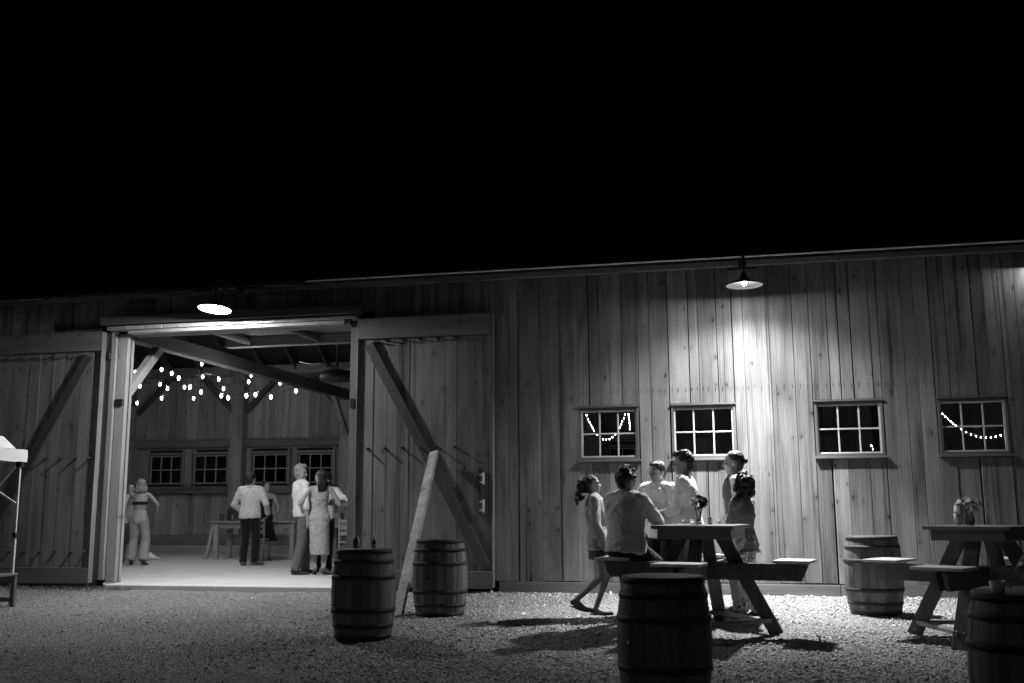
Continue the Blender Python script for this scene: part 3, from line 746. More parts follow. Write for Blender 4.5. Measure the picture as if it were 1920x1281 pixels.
bouquet('flower_vase', (-.36, -3.32, ZT1), 'slender glass vase of mostly dark flowers on the crowded table', bl1, [(.028, 0), (.030, .004), (.027, .05), (.034, .12), (.044, .185)], .2, 5)
bl2 = [(-.095, -.01, .185, .072, 'petal_white'), (-.04, -.035, .215, .068, 'petal_white'), (.0, .01, .215, .05, 'petal_dark'), (.09, -.015, .195, .075, 'petal_white'), (.04, .03, .20, .05, 'petal_dark'), (.045, -.04, .165, .05, 'petal_white')]
bouquet('flower_vase', (2.23, -3.70, ZT2), 'round glass vase of pale daisies on the empty table', bl2, [(.03, 0), (.045, .01), (.05, .04), (.042, .075), (.032, .095), (.04, .12)], .13, 9)
bl3 = [(-.04, 0, .17, .045, 'petal_white'), (-.06, .03, .13, .04, 'petal_white'), (.03, -.02, .18, .05, 'petal_dark'), (.06, .03, .16, .045, 'petal_dark'), (0, .04, .19, .045, 'petal_white')]
bouquet('flower_vase', (1.66, -7.86, GZ(B5[1])+.89), 'small flower posy on the barrel at the right edge', bl3, [(.03, 0), (.034, .01), (.034, .08), (.036, .09)], .11, 14)
def cup(loc, label, r=.035, h=.11, mat='cup_plastic', fill=.6):
    t = empty('cup', loc, 0, label, 'cup')
    MB().lathe([(r*.75, 0), (r, h), (r-.003, h), (r*.75-.003, .004), (0, .004)], 20).build('wall', mat, t, recalc=False)
    MB().lathe([(r*.72, .005), (r*(.75+.25*fill)-.004, h*fill)], 18).build('drink', 'drink', t); return t
cup((2.135, -3.64, ZT2), 'plastic cup beside the daisies on the empty table')
cup((1.42, -8.06, GZ(B5[1])+.878), 'plastic cup on the barrel at the right edge', .042, .085, fill=.45)
for i, (dx, dy, a) in enumerate(((-.10, -.16, .2), (-.04, -.2, 1.3), (-.14, -.10, .8))):
    mb = MB(); rnd = random.Random(i); V = []; F = []
    for ix in range(6):
        for iy in range(6): V.append((ix*.024-.06, iy*.02-.05, .012+.016*mnoise.noise((ix*.6+i*9, iy*.6, 0))+.012*rnd.random()))
    for ix in range(5):
        for iy in range(5): F.append((ix*6+iy, (ix+1)*6+iy, (ix+1)*6+iy+1, ix*6+iy+1))
    mb.add(V, F); o = mb.build('napkin', 'paper', None, (T1[0]+dx, T1[1]+.02+dy, ZT1+.004+.012*i), recalc=False); o.rotation_euler = (0, 0, a)
    tag(o, ('crumpled white paper napkin lowest in the heap by the slender vase', 'white paper napkin nearest the table edge by the slender vase', 'white paper napkin uppermost in the heap by the slender vase')[i], 'napkin', 'napkins on the crowded table')
cup((-.245, -3.38, ZT1), 'small clear tumbler right of the slender vase', .03, .075, fill=.4)
zb1 = GZ(B1[1])+.005+.862+.001
t = empty('drink_can', (B1[0]-.10, B1[1]+.02, zb1), 0, 'metal drink can on the barrel left of the plank', 'can')
MB().lathe([(.024, 0), (.032, .008), (.033, .05), (.033, .105), (.026, .121), (.026, .124), (.022, .121), (.0, .121)], 24).build('body', 'can_metal', t)
MB().box(-.008, .008, -.012, .012, .1215, .1245).build('tab', 'steel', t)
t = empty('small_bottle', (B1[0]+.105, B1[1]+.0, zb1), 0, 'small dark bottle with pale label on the barrel left of the plank', 'bottle')
MB().lathe([(.018, 0), (.021, .004), (.021, .075), (.018, .09), (.010, .105), (.009, .12), (.0, .12)], 20).build('body', 'bottle_dark', t)
MB().lathe([(.0215, .012), (.0217, .013), (.0217, .062), (.0215, .063)], 20).build('paper_label', 'bottle_label', t)
MB().lathe([(.010, .112), (.012, .114), (.012, .138), (.0, .139)], 14).build('cap', 'steel', t)
o = MB()
rnd = random.Random(3)
for k in range(14):
    c = Vector((rnd.uniform(-.07, .07), rnd.uniform(-.04, .04), rnd.uniform(.004, .016))); o.ell(c, rnd.uniform(.012, .022), rnd.uniform(.010, .016), .008, n=7, m=5)
tag(o.build('wilted_petals', 'petal_white', None, (1.60, -8.17, GZ(B5[1])+.879)), 'pale petals strewn at the front of the right edge barrel', 'petals', kind='stuff')

# ------------------------------------------------------------------ canopy tent and the drinks stand at the left edge
t = empty('canopy_tent', (-9.41, -2.36, 0), 0, 'white canopy tent corner with thin pole at the left edge', 'canopy tent')
g = GZ(-2.36)
MB().box(-.017, .017, -.017, .017, g, .86, ch=.003).build('pole', 'white_metal', t)
MB().box(-.013, .013, -.013, .013, .86, 1.92, ch=.002).build('pole', 'white_metal', t)
MB().box(-.03, .03, -.03, .03, .86, .93, ch=.005).build('pole_clamp', 'black_plastic', t)
MB().box(-.04, .04, -.04, .04, 1.80, 1.89, ch=.006).build('corner_bracket', 'black_plastic', t)
MB().box(-.05, .05, -.05, .05, g, g+.008).build('foot_plate', 'steel', t)
mb = MB(); W = 3.0; V = []; F = []; K = 14
for i in range(K+1):
    for j in range(K+1):
        u, v = i/K, j/K; x = -W*u+.05; y = -W*(1-v)*1+.05; e = min(u, 1-u, v, 1-v); x_ = x; z = 2.085+.62*(1-math.exp(-min(e, .5)*3.2))+.012*math.sin(u*40)*(.5-e)
        V.append((x_, y, z-.05*math.exp(-e*30)))
for i in range(K):
    for j in range(K): F.append((i*(K+1)+j, (i+1)*(K+1)+j, (i+1)*(K+1)+j+1, i*(K+1)+j+1))
mb.add(V, F, True); mb.build('canopy', 'canvas', t)
mb = MB(); V = []; F = []
path = [(.055-W*k/24, .055) for k in range(25)]
def skirt(path, nm):
    V = []; F = []
    for k, (x, y) in enumerate(path):
        for j in range(4): V.append((x+.006*math.sin(k*1.7)*(j/3), y+.008*math.sin(k*1.3+j), 2.03-.165*j/3+.004*math.sin(k*2.1)))
    for k in range(len(path)-1):
        for j in range(3): F.append((k*4+j, (k+1)*4+j, (k+1)*4+j+1, k*4+j+1))
    m = MB(); m.add(V, F, True); m.build(nm, 'canvas', t)
skirt(path, 'valance'); skirt([(.058, .055-W*k/24) for k in range(25)], 'valance')
skirt([(.055-W*k/24, .055-W) for k in range(25)], 'valance')
MB().bar((0, 0, 0), (-.55, -.02, -.62), .03, .02, (0, 1, 0), .002).build('scissor_strut', 'white_metal', t, (-.03, .0, 1.86))
MB().bar((0, 0, 0), (-.75, .02, .42), .03, .02, (0, 1, 0), .002).build('scissor_strut', 'white_metal', t, (-.03, .02, 1.30))
t = empty('drinks_stand', (-9.55, -2.62, GZ(-2.62)), 0, 'low dark wooden stand beside the tent pole at the left edge', 'stand')
for sx in (-.25, .25):
    for sy in (-.17, .17): board('leg', sx-.025, sx+.025, sy-.025, sy+.025, 0, .40, 'leg_wood', t, .004)
board('shelf', -.28, .28, -.2, .2, .40, .43, 'table_wood', t, .004)
for sy in (-.17, .17): board('rail', -.225, .225, sy-.012, sy+.012, .30, .395, 'table_wood', t, .003); board('rail', -.225, .225, sy-.011, sy+.011, .06, .12, 'table_wood', t, .003)
for gi, (dx, dy, h) in enumerate(((.16, -.08, .15), (.06, .06, .12), (-.06, -.05, .13))):
    g_ = tag(MB().lathe([(.03, 0), (.031, .004), (.006, .01), (.005, h*.5), (.028, h*.65), (.03, h)], 16).build('stem_glass', 'clear_glass', None, (-9.55+dx, -2.62+dy, GZ(-2.62)+.431), recalc=False),
             ('tall stem glass nearest the tent pole on the low stand', 'shortest stem glass at the back of the low stand', 'stem glass cut by the left edge on the low stand')[gi], 'glass', 'glasses on the low stand')

# ------------------------------------------------------------------ lights strung inside the barn
from math import sin, cos
FW3, RT3, UP3 = fwd, r_, u_
def through(px, py, Y):       # point of the depth plane Y seen at a pixel of the 1920 wide photograph
    d = FW3*1867+RT3*(px-960)-UP3*(py-640.5); k = (Y+CAMD)/d.y; return Vector((0, -CAMD, CAMH))+d*k
def bulb_mesh():
    return MB().lathe([(.0, -.062), (.011, -.058), (.021, -.038), (.023, -.018), (.018, .0), (.014, .014), (.0, .015)], 12)
BM = bulb_mesh().mesh('bulb'); BM.materials.append(MATS['string_bulb'])
SM = MB().lathe([(.017, .010), (.018, .03), (.012, .045), (.0, .046)], 10).mesh('socket'); SM.materials.append(MATS['black_plastic'])
STR = [(3.0, 2.6, [(246, 703), (254, 696), (303, 691), (322, 698), (335, 707), (356, 724), (377, 733), (415, 740), (428, 744), (462, 740), (479, 738), (508, 742), (555, 731)], 'nearest string of glowing round bulbs across the barn doorway'),
       (4.6, 4.2, [(262, 722), (300, 719), (314, 727), (346, 724), (410, 709), (419, 727), (466, 714)], 'middle string of glowing bulbs inside the doorway'),
       (6.2, 6.0, [(257, 754), (303, 745), (363, 745), (378, 681), (380, 705), (471, 702), (525, 717)], 'far string of glowing bulbs near the back wall')]
for Y0, Y1, pts, lab in STR:
    P = [through(px, py, Y0+(Y1-Y0)*k/(len(pts)-1)) for k, (px, py) in enumerate(pts)]
    root = empty('string_lights', P[0], 0, lab, 'string lights', 'bulb strings inside the barn'); wp = []
    for a, b in zip(P, P[1:]):
        wp += [a+Vector((0, 0, .05))-P[0], (a+b)/2+Vector((0, 0, .02))-P[0]]
    wp.append(P[-1]+Vector((0, 0, .05))-P[0]); wp.insert(0, P[0]+Vector((-2.2, 0, .6))-P[0]); wp.append(P[-1]+Vector((1.6, 0, .5))-P[0])
    MB().tube(wp, .004, 5).build('wire', 'black_plastic', root)
    for p in P:
        b = child(BM, 'bulb', root, 0, p-P[0]); child(SM, 'socket', b)
    for k in range(1, len(P), 3):      # the light these bulbs give
        ld = bpy.data.lights.new('bulb_light', 'POINT'); ld.energy = 60; ld.shadow_soft_size = .03; lo = bpy.data.objects.new('bulb_light', ld); C.objects.link(lo); lo.parent = root; lo.location = P[k]-P[0]+Vector((0, 0, -.022))
def garland(pts, label):
    P = [Vector(p) for p in pts]; root = empty('fairy_lights', P[0], 0, label, 'fairy lights', 'fairy light garlands behind the windows')
    MB().tube([p-P[0] for p in P], .003, 5).build('wire', 'black_plastic', root); mb = MB(); acc = 0
    for a, b in zip(P, P[1:]):
        n = max(1, int((b-a).length/.044))
        for k in range(n):
            p = a+(b-a)*(k/n)-P[0]+Vector((random.uniform(-.004, .004), 0, -.012)); mb.ell(p, .0058, .0058, .0095, n=7, m=5)
    tag(mb.build('bulbs', 'fairy_bulb', root), kind='stuff')
    if len(P) > 4:
        ld = bpy.data.lights.new('fairy_light', 'POINT'); ld.energy = 9; ld.shadow_soft_size = .05; lo = bpy.data.objects.new('fairy_light', ld); C.objects.link(lo); lo.parent = root; lo.location = P[len(P)//2]-P[0]
def sag(a, b, d, n=14):
    a, b = Vector(a), Vector(b); return [a+(b-a)*(k/n)+Vector((0, 0, -d*4*(k/n)*(1-k/n))) for k in range(n+1)]
Y = 1.
garland(sag((-2.17, Y, 2.68), (-1.53, Y, 2.68), .44)+[Vector((-1.50, Y, 2.62)), Vector((-1.485, Y, 2.35))], 'garland of tiny lights hung in a deep loop behind the leftmost window')
garland(sag((2.82, Y, 2.74), (3.98, Y, 2.36), .36, 18), 'garland of tiny lights sagging behind the rightmost window')
garland([(1.985, Y, 2.08), (2.03, Y, 1.98), (2.07, Y, 1.90)], 'short run of tiny lights low in the third window')

# ceiling fan near the doorway's right corner
fp = through(632, 700, 3.6)
t = empty('ceiling_fan', fp, .4, 'dark ceiling fan with round housing under the barn roof', 'ceiling fan')
MB().lathe([(.0, -.16), (.30, -.15), (.33, -.10), (.33, -.02), (.28, .03), (.12, .07), (.0, .075)], 28).build('housing', 'black_iron', t)
MB().tube([(0, 0, .07), (0, 0, 2.4)], .025, 8).build('down_rod', 'black_iron', t)
for k in range(3):
    a = R(120*k+25); b = MB().bar((0, 0, 0), (.62*cos(a), .62*sin(a), .0), .16, .012, (0, .25, 1), .002).build('blade', 'black_iron', t, (.25*cos(a), .25*sin(a), .02))
tp = MB().tube([(-.72, -.1, .20), (-.58, -.12, .17), (-.45, -.12, .16), (-.3, -.1, .185), (-.1, -.05, .14)], .022, 8).build('conduit', 'steel', t)

# ------------------------------------------------------------------ furniture inside the barn
def farm_table(x, y, L, W, label, rz=0.):
    t = empty('farm_table', (x, y, SLAB), rz, label, 'table'); H = .84
    for k in range(4): y0 = -W/2+W*k/4; board('top_plank', -L/2, L/2, y0+.002, y0+W/4-.002, H-.04, H, 'pale_wood', t, .004)
    for sx in (-1, 1):
        for sy in (-1, 1): board('leg', sx*(L/2-.14)-.05, sx*(L/2-.14)+.05, sy*(W/2-.1)-.05, sy*(W/2-.1)+.05, 0, H-.04, 'pale_leg', t, .006)
    for sy in (-1, 1): board('apron', -L/2+.2, L/2-.2, sy*(W/2-.1)-.018, sy*(W/2-.1)+.018, H-.16, H-.042, 'pale_wood', t, .004)
    MB().bar((0, 0, 0), (-.16, 0, -(H-.04)), .07, .05, (0, 1, 0), .004).build('splayed_strut', 'pale_leg', t, (-L/2+.06, -W/2+.1, H-.04))
    return t
FT = (-10.35, 6.75); farm_table(*FT, 2.1, .8, 'long pale farm table behind the man in black trousers')
farm_table(-8.15, 7.4, 1.9, .8, 'pale farm table behind the embracing couple')
def chair(x, y, rz, label):
    t = empty('chair', (x, y, SLAB), rz, label, 'chair', 'wooden chairs inside the barn'); 
    board('seat', -.21, .21, -.21, .21, .44, .47, 'pale_wood', t, .006)
    for sx in (-.19, .19):
        board('leg', sx-.018, sx+.018, -.2, -.164, 0, .44, 'pale_leg', t, .004); board('leg', sx-.018, sx+.018, .165, .205, 0, .92, 'pale_leg', t, .004)
    for z in (.62, .74, .86): board('slat', -.172, .172, .175, .195, z-.035, z+.03, 'pale_wood', t, .004)
    for s in (-.185, .185): board('stretcher', -.172, .172, s-.01, s+.01, .2, .23, 'pale_wood', t, .003)
    return t
chair(-7.32, 4.6, R(170), 'ladder-back wooden chair beside the right door post')
chair(-10.0, 5.95, R(185), 'wooden chair tucked before the long farm table')
zt = SLAB+.842
lp = (-10.98, 6.62)
t = empty('lantern', (*lp, zt), 0, 'black candle lantern on the left end of the farm table', 'lantern')
MB().box(-.09, .09, -.09, .09, 0, .02, ch=.004).build('base', 'black_iron', t); 
for sx in (-.08, .08):
    for sy in (-.08, .08): MB().box(sx-.008, sx+.008, sy-.008, sy+.008, .02, .24).build('upright', 'black_iron', t)
MB().lathe([(.135, .24), (.10, .29), (.06, .32), (.05, .36), (.0, .38)], 4, M=Matrix.Rotation(R(45), 3, 'Z'), smooth=False).build('roof', 'black_iron', t)
MB().tube([(.03*cos(a), 0, .40+.03*sin(a)) for a in [k*.5236 for k in range(13)]], .005, 6).build('ring', 'black_iron', t)
MB().lathe([(.035, .02), (.035, .13), (.0, .13)], 16).build('candle', 'candle', t)
for k in range(4):
    MB().box(-.072, .072, -.082, -.080, .02, .24, Matrix.Rotation(R(90*k), 4, 'Z')).build('pane', 'pane_glass', t)
tag(MB().lathe([(.045, 0), (.05, .01), (.05, .10), (.038, .13), (.04, .15)], 16).build('glass_jar', 'clear_glass', None, (-11.2, 6.55, zt), recalc=False), 'clear glass jar left of the lantern', 'jar')
tag(MB().box(-.12, .12, -.1, .1, 0, .14, ch=.006).box(-.125, .125, -.105, .105, .14, .165, ch=.005).build('carton', 'pale_wood', None, (-8.72, 7.2, zt)), 'small pale box on the farm table behind the couple', 'box')
tag(MB().lathe([(.06, 0), (.13, .012), (.14, .022), (.125, .018), (.0, .012)], 24).build('plate', 'paper', None, (-8.3, 7.15, zt)), 'white plate on the farm table behind the couple', 'plate')
mb = MB(); mb.ell((0, 0, .06), .12, .08, .06).ell((.12, .02, .035), .08, .06, .035).ell((-.02, .0, .12), .05, .05, .04); tag(mb.build('cloth_bundle', 'paper', None, (-12.7, 6.2, SLAB)), 'small white bundle on the concrete floor near the back wall', 'bundle')
# switch boxes on the inside posts
MB().box(-.05, .05, -.04, .02, -.08, .08, ch=.006).build('switch_box', 'steel', bwall, (-9.40, YB-.27, 1.95))
MB().box(-.02, .02, -.02, .02, -.6, .6, ch=.004).build('conduit', 'steel', bwall, (-9.40, YB-.26, 2.65))

# ------------------------------------------------------------------ people
PENDING = []
def pend(mb, name, mat, parent, voxel, smooth=4, wr=0., wf=9., wz=.5, seed=0, loc=None):
    o = mb.build(name, mat, parent, loc); PENDING.append((o, voxel, smooth, wr, wf, wz, seed)); return o
def ik(a, b, l1, l2, pole):
    d = b-a; L = min(d.length, (l1+l2)*.998); d.normalize(); b = a+d*L
    x = (l1*l1-l2*l2+L*L)/(2*L); h = math.sqrt(max(l1*l1-x*x, 1e-6)); p = Vector(pole); p = (p-d*p.dot(d)).normalized()
    return a+d*x+p*h, b
def hand(mb, wrist, d, nrm, s, side, curl=.5):
    """palm and five separate, unequal fingers; thumb from the side of the palm"""
    d = d.normalized(); nrm = (nrm-d*nrm.dot(d)).normalized(); ac = d.cross(nrm)*side
    p0 = wrist; p1 = wrist+d*.085*s
    mb.rings([(p0-d*.01, ac*.024*s, nrm*.017*s), (p0+d*.02*s, ac*.030*s, nrm*.017*s), (p0+d*.06*s, ac*.041*s, nrm*.015*s), (p1, ac*.040*s, nrm*.012*s)], 12)
    for k, (off, L) in enumerate(((-.031, .072), (-.0105, .080), (.0105, .074), (.031, .058))):
        a = p1+ac*off*s-d*.012*s; dd = (d+ac*off*2.2).normalized(); c = curl
        d1 = (dd*cos(c*.7)+nrm*sin(c*.7)).normalized(); d2 = (dd*cos(c*1.7)+nrm*sin(c*1.7)).normalized(); d3 = (dd*cos(c*2.5)+nrm*sin(c*2.5)).normalized()
        b = a+d1*L*.55*s; e = b+d2*L*.38*s; f = e+d3*L*.25*s
        mb.capsule(a, b, .0092*s, .0086*s, 8).capsule(b, e, .0086*s, .008*s, 8).capsule(e, f, .008*s, .007*s, 8)
    a = p0+d*.025*s-ac*.026*s; b = a+(d*.7-ac*.65+nrm*.25).normalized()*.042*s; e = b+(d*.95-ac*.2+nrm*.35).normalized()*.034*s
    mb.capsule(a, b, .0125*s, .0105*s, 8).capsule(b, e, .010*s, .008*s, 8)
class Fig: pass
def person(label, loc, heading, H=1.76, female=False, pelvis=(0, 0), pz=None, lean=0., leanl=0., twist=0., hyaw=0., hpitch=0., hroll=0.,
           feet=((.0, .1, 0, 8), (.0, -.1, 0, -8)), hands=((.05, .28, .80), (.05, -.28, .80)), poles=((-1, .6, -.2), (-1, -.6, -.2)), kneep=((1, .1, 0), (1, -.1, 0)),
           vox=.0085, skin='skin', bulk=1., curl=(.5, .5), palms=((0, -1, 0), (0, 1, 0)), wear=(), hair=None, heels=(0., 0.), shoe='shoe_dark', barefoot=False):
    s = H/1.76; B = s*bulk*(.88 if female else 1.)
    F = Fig(); F.s = s; F.B = B; F.H = H
    rt = Matrix.Rotation(heading, 3, 'Z')
    fz = Vector((cos(R(twist)), sin(R(twist)), 0)); lz = Vector((-sin(R(twist)), cos(R(twist)), 0)); Zv = Vector((0, 0, 1)); Xv = Vector((1, 0, 0)); Yv = Vector((0, 1, 0))
    P = Vector((pelvis[0], pelvis[1], pz if pz else .525*H)); F.P = P
    up = (Zv+Xv*math.tan(R(lean))+Yv*math.tan(R(leanl))).normalized(); F.up = up
    sh = P+up*.292*H; nk = P+up*.318*H+Xv*.0; F.sh = sh; F.nk = nk
    l2 = (lz-up*lz.dot(up)).normalized(); f2 = l2.cross(up); F.l2 = l2; F.f2 = f2
    sw = (.098 if female else .113)*H; hw = .052*H
    F.SHJ = [sh+l2*sw-up*.012*H, sh-l2*sw-up*.012*H]; F.HIP = [P+Yv*hw, P-Yv*hw]
    F.KNEE = []; F.ANK = []; F.ELB = []; F.WR = []; F.toe = []
    for k in (0, 1):
        fx, fy, fzv, ta = feet[k]; an = Vector((fx, fy, fzv+.05*H*.9+heels[k])); kn, an = ik(F.HIP[k], an, .245*H, .24*H, kneep[k]); F.KNEE.append(kn); F.ANK.append(an)
        F.toe.append(Vector((cos(R(ta)), sin(R(ta)), 0)))
        el, wr = ik(F.SHJ[k], Vector(hands[k]), .172*H, .148*H, poles[k]); F.ELB.append(el); F.WR.append(wr)
    # head frame
    hd_f = Matrix.Rotation(R(hyaw+twist), 3, 'Z') @ Xv
    hup = (up*.35+Zv*.65).normalized(); hl = hup.cross(hd_f).normalized(); hd_f = hl.cross(hup)
    Q = Matrix.Rotation(R(hpitch), 3, hl) @ Matrix.Rotation(R(hroll), 3, hd_f); hd_f = Q @ hd_f; hup = Q @ hup; hl = Q @ hl
    hs = s*(1.06 if not female else 1.02)
    hc = nk+up*.008*H+hup*.070*H; F.hc = hc; F.hf = hd_f; F.hl = hl; F.hu = hup; F.hs = hs
    X = Matrix((hd_f, hl, hup)).transposed(); F.X = X
    def hp(x, y, z): return hc+X @ (Vector((x, y, z))*hs)
    F.hp = hp
    # ---- body, one surface
    mb = MB()
    TR = [(-.075, .105, .085), (-.03, .150, .108), (.03, .160, .112), (.10, .148, .10), (.18, .138, .094), (.27, .152, .104), (.36, .166, .112), (.44, .172, .105), (.50, .15, .086), (.54, .085, .066), (.57, .058, .058)]
    if female: TR = [(-.075, .11, .09), (-.03, .165, .115), (.03, .170, .115), (.10, .140, .095), (.18, .118, .084), (.27, .132, .098), (.35, .146, .118), (.43, .150, .10), (.50, .135, .078), (.54, .075, .06), (.57, .052, .052)]
    F.TR = TR
    def ring(t, a, b, inf=0.):
        k = min(max(t/.5, 0), 1); lv = (Yv*(1-k)+l2*k); lv = (lv-up*lv.dot(up)).normalized(); fv = lv.cross(up); bl = 1. if female else bulk
        belly = .0
        return (P+up*t*s+fv*belly, lv*(a*s*bl+inf), fv*(b*s*bl+inf))
    F.ring = ring
    mb.rings([ring(*q) for q in TR], 20)
    for k in (0, 1):
        hj, kn, an = F.HIP[k], F.KNEE[k], F.ANK[k]; sd_ = 1-2*k
        mb.capsule(hj, kn, .083*B*(1.06 if female else 1), .053*B, 14); d = (an-kn); mb.capsule(kn, an, .052*B, .036*B, 14)
        kp = Vector(kneep[k]); kp = (kp-d*(kp.dot(d)/d.length_squared)).normalized(); mb.capsule(kn+d*.2-kp*.014*s, kn+d*.42-kp*.012*s, .050*B, .045*B, 12)
        mb.ell(kn+kp*.006, .05*B, .05*B, .05*B)
        mb.capsule(F.SHJ[k], F.ELB[k], .050*B, .040*B, 12); mb.capsule(F.ELB[k], F.WR[k], .040*B, .026*B, 12)
        q = (F.WR[k]-F.ELB[k]); mb.ell(F.ELB[k]+q*.25, .041*B, .041*B, .05*s)
        mb.capsule(sh+l2*sd_*.05*s+up*.0, F.SHJ[k], .055*B, .052*B, 12)
        hand(mb, F.WR[k], q, Vector(palms[k]), s*(.9 if female else 1.), sd_, curl[k])
        # feet
        t_ = F.toe[k]; a0 = an; heel = an-t_*.035*s; heel.z = an.z-.028*s
        ball = an+t_*.12*s; ball.z = feet[k][2]+.018*s; tip = an+t_*.185*s; tip.z = feet[k][2]+.014*s
        if heels[k] > .06: pass
        mb.capsule(a0, heel, .034*B, .03*B, 10).capsule(heel, ball, .032*B, .027*B, 10).capsule(ball, tip, .030*B, .02*B, 10).capsule(a0, ball, .034*B, .024*B, 10)
    # neck and head
    mb.rings([(nk-up*.03*s, l2*.066*B, f2*.062*B), (nk+up*.012*s, l2*.055*B, f2*.056*B), (hp(-.012, 0, -.065), hl*.052*B, hd_f*.055*B), (hp(-.01, 0, -.02), hl*.05*B, hd_f*.055*B)], 14)
    jw = .92 if female else 1.
    mb.ell(hp(-.012, 0, .028), .098*hs, .077*hs, .092*hs, X, 18, 11)                 # cranium
    mb.ell(hp(.022, 0, -.03), .072*hs, .064*hs*jw, .085*hs, X, 16, 10)               # face
    mb.ell(hp(.048, 0, -.086), .036*hs, .040*hs*jw, .026*hs, X, 12, 7)               # jaw, chin
    mb.ell(hp(.074, 0, -.094), .016*hs, .020*hs, .016*hs, X, 10, 6)
    mb.ell(hp(.068, 0, .022), .026*hs, .056*hs, .020*hs, X, 12, 7)                   # brow
    for q in (-1, 1): mb.ell(hp(.058, q*.036, -.022), .028*hs, .022*hs, .022*hs, X, 10, 6); mb.ell(hp(-.008, q*.077, -.012), .021*hs, .009*hs, .032*hs, X, 10, 7)
    mb.capsule(hp(.084, 0, .012), hp(.106, 0, -.028), .0085*hs, .0125*hs, 8)         # nose
    for q in (-1, 1): mb.ell(hp(.096, q*.012, -.032), .011*hs, .009*hs, .009*hs, X, 8, 5)
    mb.ell(hp(.084, 0, -.054), .013*hs, .024*hs, .0075*hs, X, 10, 5).ell(hp(.083, 0, -.066), .013*hs, .021*hs, .008*hs, X, 10, 5)   # lips
    body = mb.build('person', skin, None); body.location = loc; body.rotation_euler = (0, 0, heading)
    tag(body, label, 'person'); PENDING.append((body, vox, 3, 0, 0, 0, 0)); F.body = body
    for q in (-1, 1):
        MB().ell(hp(.081, q*.031, .000), .0105*hs, .0125*hs, .0075*hs, X, 8, 6).build('eye', 'eye', body)
        MB().capsule(hp(.089, q*.014, .019), hp(.080, q*.050, .021), .0045*hs, .003*hs, 6).build('eyebrow', hair[1] if hair else 'hair_dark', body)
    # ---- clothes
    cv = max(vox*1.25, .0085)
    rb = abs(hash(label)) % 97 if False else len(label)*7 % 97
    for item in wear:
        kind, mat = item[0], item[1]; op = item[2] if len(item) > 2 else {}
        m2 = MB()
        if kind == 'top':
            inf = op.get('inf', .014); t0 = op.get('hem', -.02); flare = op.get('flare', .0)
            rs = [q for q in TR if q[0] > t0+.02]; base = ([q for q in TR if -.05 < q[0] <= t0+.02] or [(0, .158, .112)])[-1]; rs = [(q[0], max(q[1], .15), max(q[2], .105)) if q[0] < -.05 else q for q in rs]
            rs = [(t0, base[1]+flare, base[2]+flare)]+rs
            if op.get('strapless'): rs = [q for q in rs if q[0] < op['strapless']]
            rs2 = []
            for t_, a, b in rs:
                i_ = inf+(op.get('blouse', .0)*max(0, 1-abs(t_-.1)/.2)); i_ = i_ if t_ < .52 else inf*.5
                rs2.append(ring(t_, a, b, i_))
            m2.rings(rs2, 24)
            sl = op.get('sleeve', 1.); sinf = op.get('sinf', .011)
            if sl > 0:
                for k in (0, 1):
                    sd_ = 1-2*k
                    m2.capsule(sh+l2*sd_*.05*s, F.SHJ[k], .055*B+inf, .052*B+sinf+.002, 12)
                    if sl <= 1: e = F.SHJ[k]+(F.ELB[k]-F.SHJ[k])*sl; m2.capsule(F.SHJ[k], e, .052*B+sinf, .043*B+sinf+.006*(sl < .9), 12); m2.capsule(e-(F.ELB[k]-F.SHJ[k])*.07, e, .045*B+sinf+.009, .045*B+sinf+.009, 12)
                    else:
                        m2.capsule(F.SHJ[k], F.ELB[k], .052*B+sinf, .042*B+sinf, 12); e = F.ELB[k]+(F.WR[k]-F.ELB[k])*min(sl-1, .98); m2.capsule(F.ELB[k], e, .042*B+sinf, .032*B+sinf, 12); q_ = (F.WR[k]-F.ELB[k]); m2.capsule(e-q_*.12, e, .036*B+sinf+.006, .036*B+sinf+.006, 12)
            o = pend(m2, op.get('name', 'shirt'), mat, body, cv, 3, op.get('wr', .010), op.get('wf', 7.), .45, rb)
            if op.get('collar'):
                m3 = MB(); m3.rings([(nk-up*.015*s, l2*.075*B, f2*.072*B), (nk+up*.025*s-f2*.002, l2*.066*B, f2*.066*B), (nk+up*.03*s-f2*.004, l2*.064*B, f2*.064*B)], 16)
                m3.build('collar', mat, body)
            if op.get('collar'):
                for k in (-1, 1):
                    a = nk+up*.03*s+f2*.06*B+l2*k*.02; MB().add
        elif kind == 'trousers':
            inf = op.get('inf', .014); low = op.get('low', 1.); w_ = op.get('wide', 0.)
            rs = [(-.09, .10, .085)]+[q for q in TR if -.08 < q[0] < op.get('waist', .13)]; m2.rings([ring(t_, a, b, inf) for t_, a, b in rs], 20)
            for k in (0, 1):
                hj, kn, an = F.HIP[k], F.KNEE[k], F.ANK[k]
                if low <= .5: e = hj+(kn-hj)*low*2; m2.capsule(hj, e, .088*B+inf, .068*B+inf, 14)
                else:
                    m2.capsule(hj, kn, .088*B+inf, .056*B+inf+w_*.5, 14); e = kn+(an-kn)*((low-.5)*2)
                    e2 = Vector(e); rr = .045*B+inf+w_
                    d = (e2-kn).normalized(); u = d.orthogonal().normalized(); v = d.cross(u)
                    m2.rings([(kn-d*.03, u*(.054*B+inf+w_*.5), v*(.054*B+inf+w_*.5)), (kn+(e2-kn)*.3, u*(.056*B+inf+w_*.6), v*(.056*B+inf+w_*.6)), (e2, u*rr, v*rr), (e2+d*.02, u*rr, v*rr)], 14)
            pend(m2, op.get('name', 'trousers'), mat, body, cv, 3, op.get('wr', .009), op.get('wf', 8.), .6, rb+5)
        elif kind == 'dress':
            inf = .012; rs = [ring(t_, a, b, inf) for t_, a, b in TR if t_ < op.get('top', .40)]
            hem = op.get('hem', .35)     # height of the hem above the floor
            z0 = P.z-.06*s; low = []
            mid = (F.ANK[0]+F.ANK[1])/2
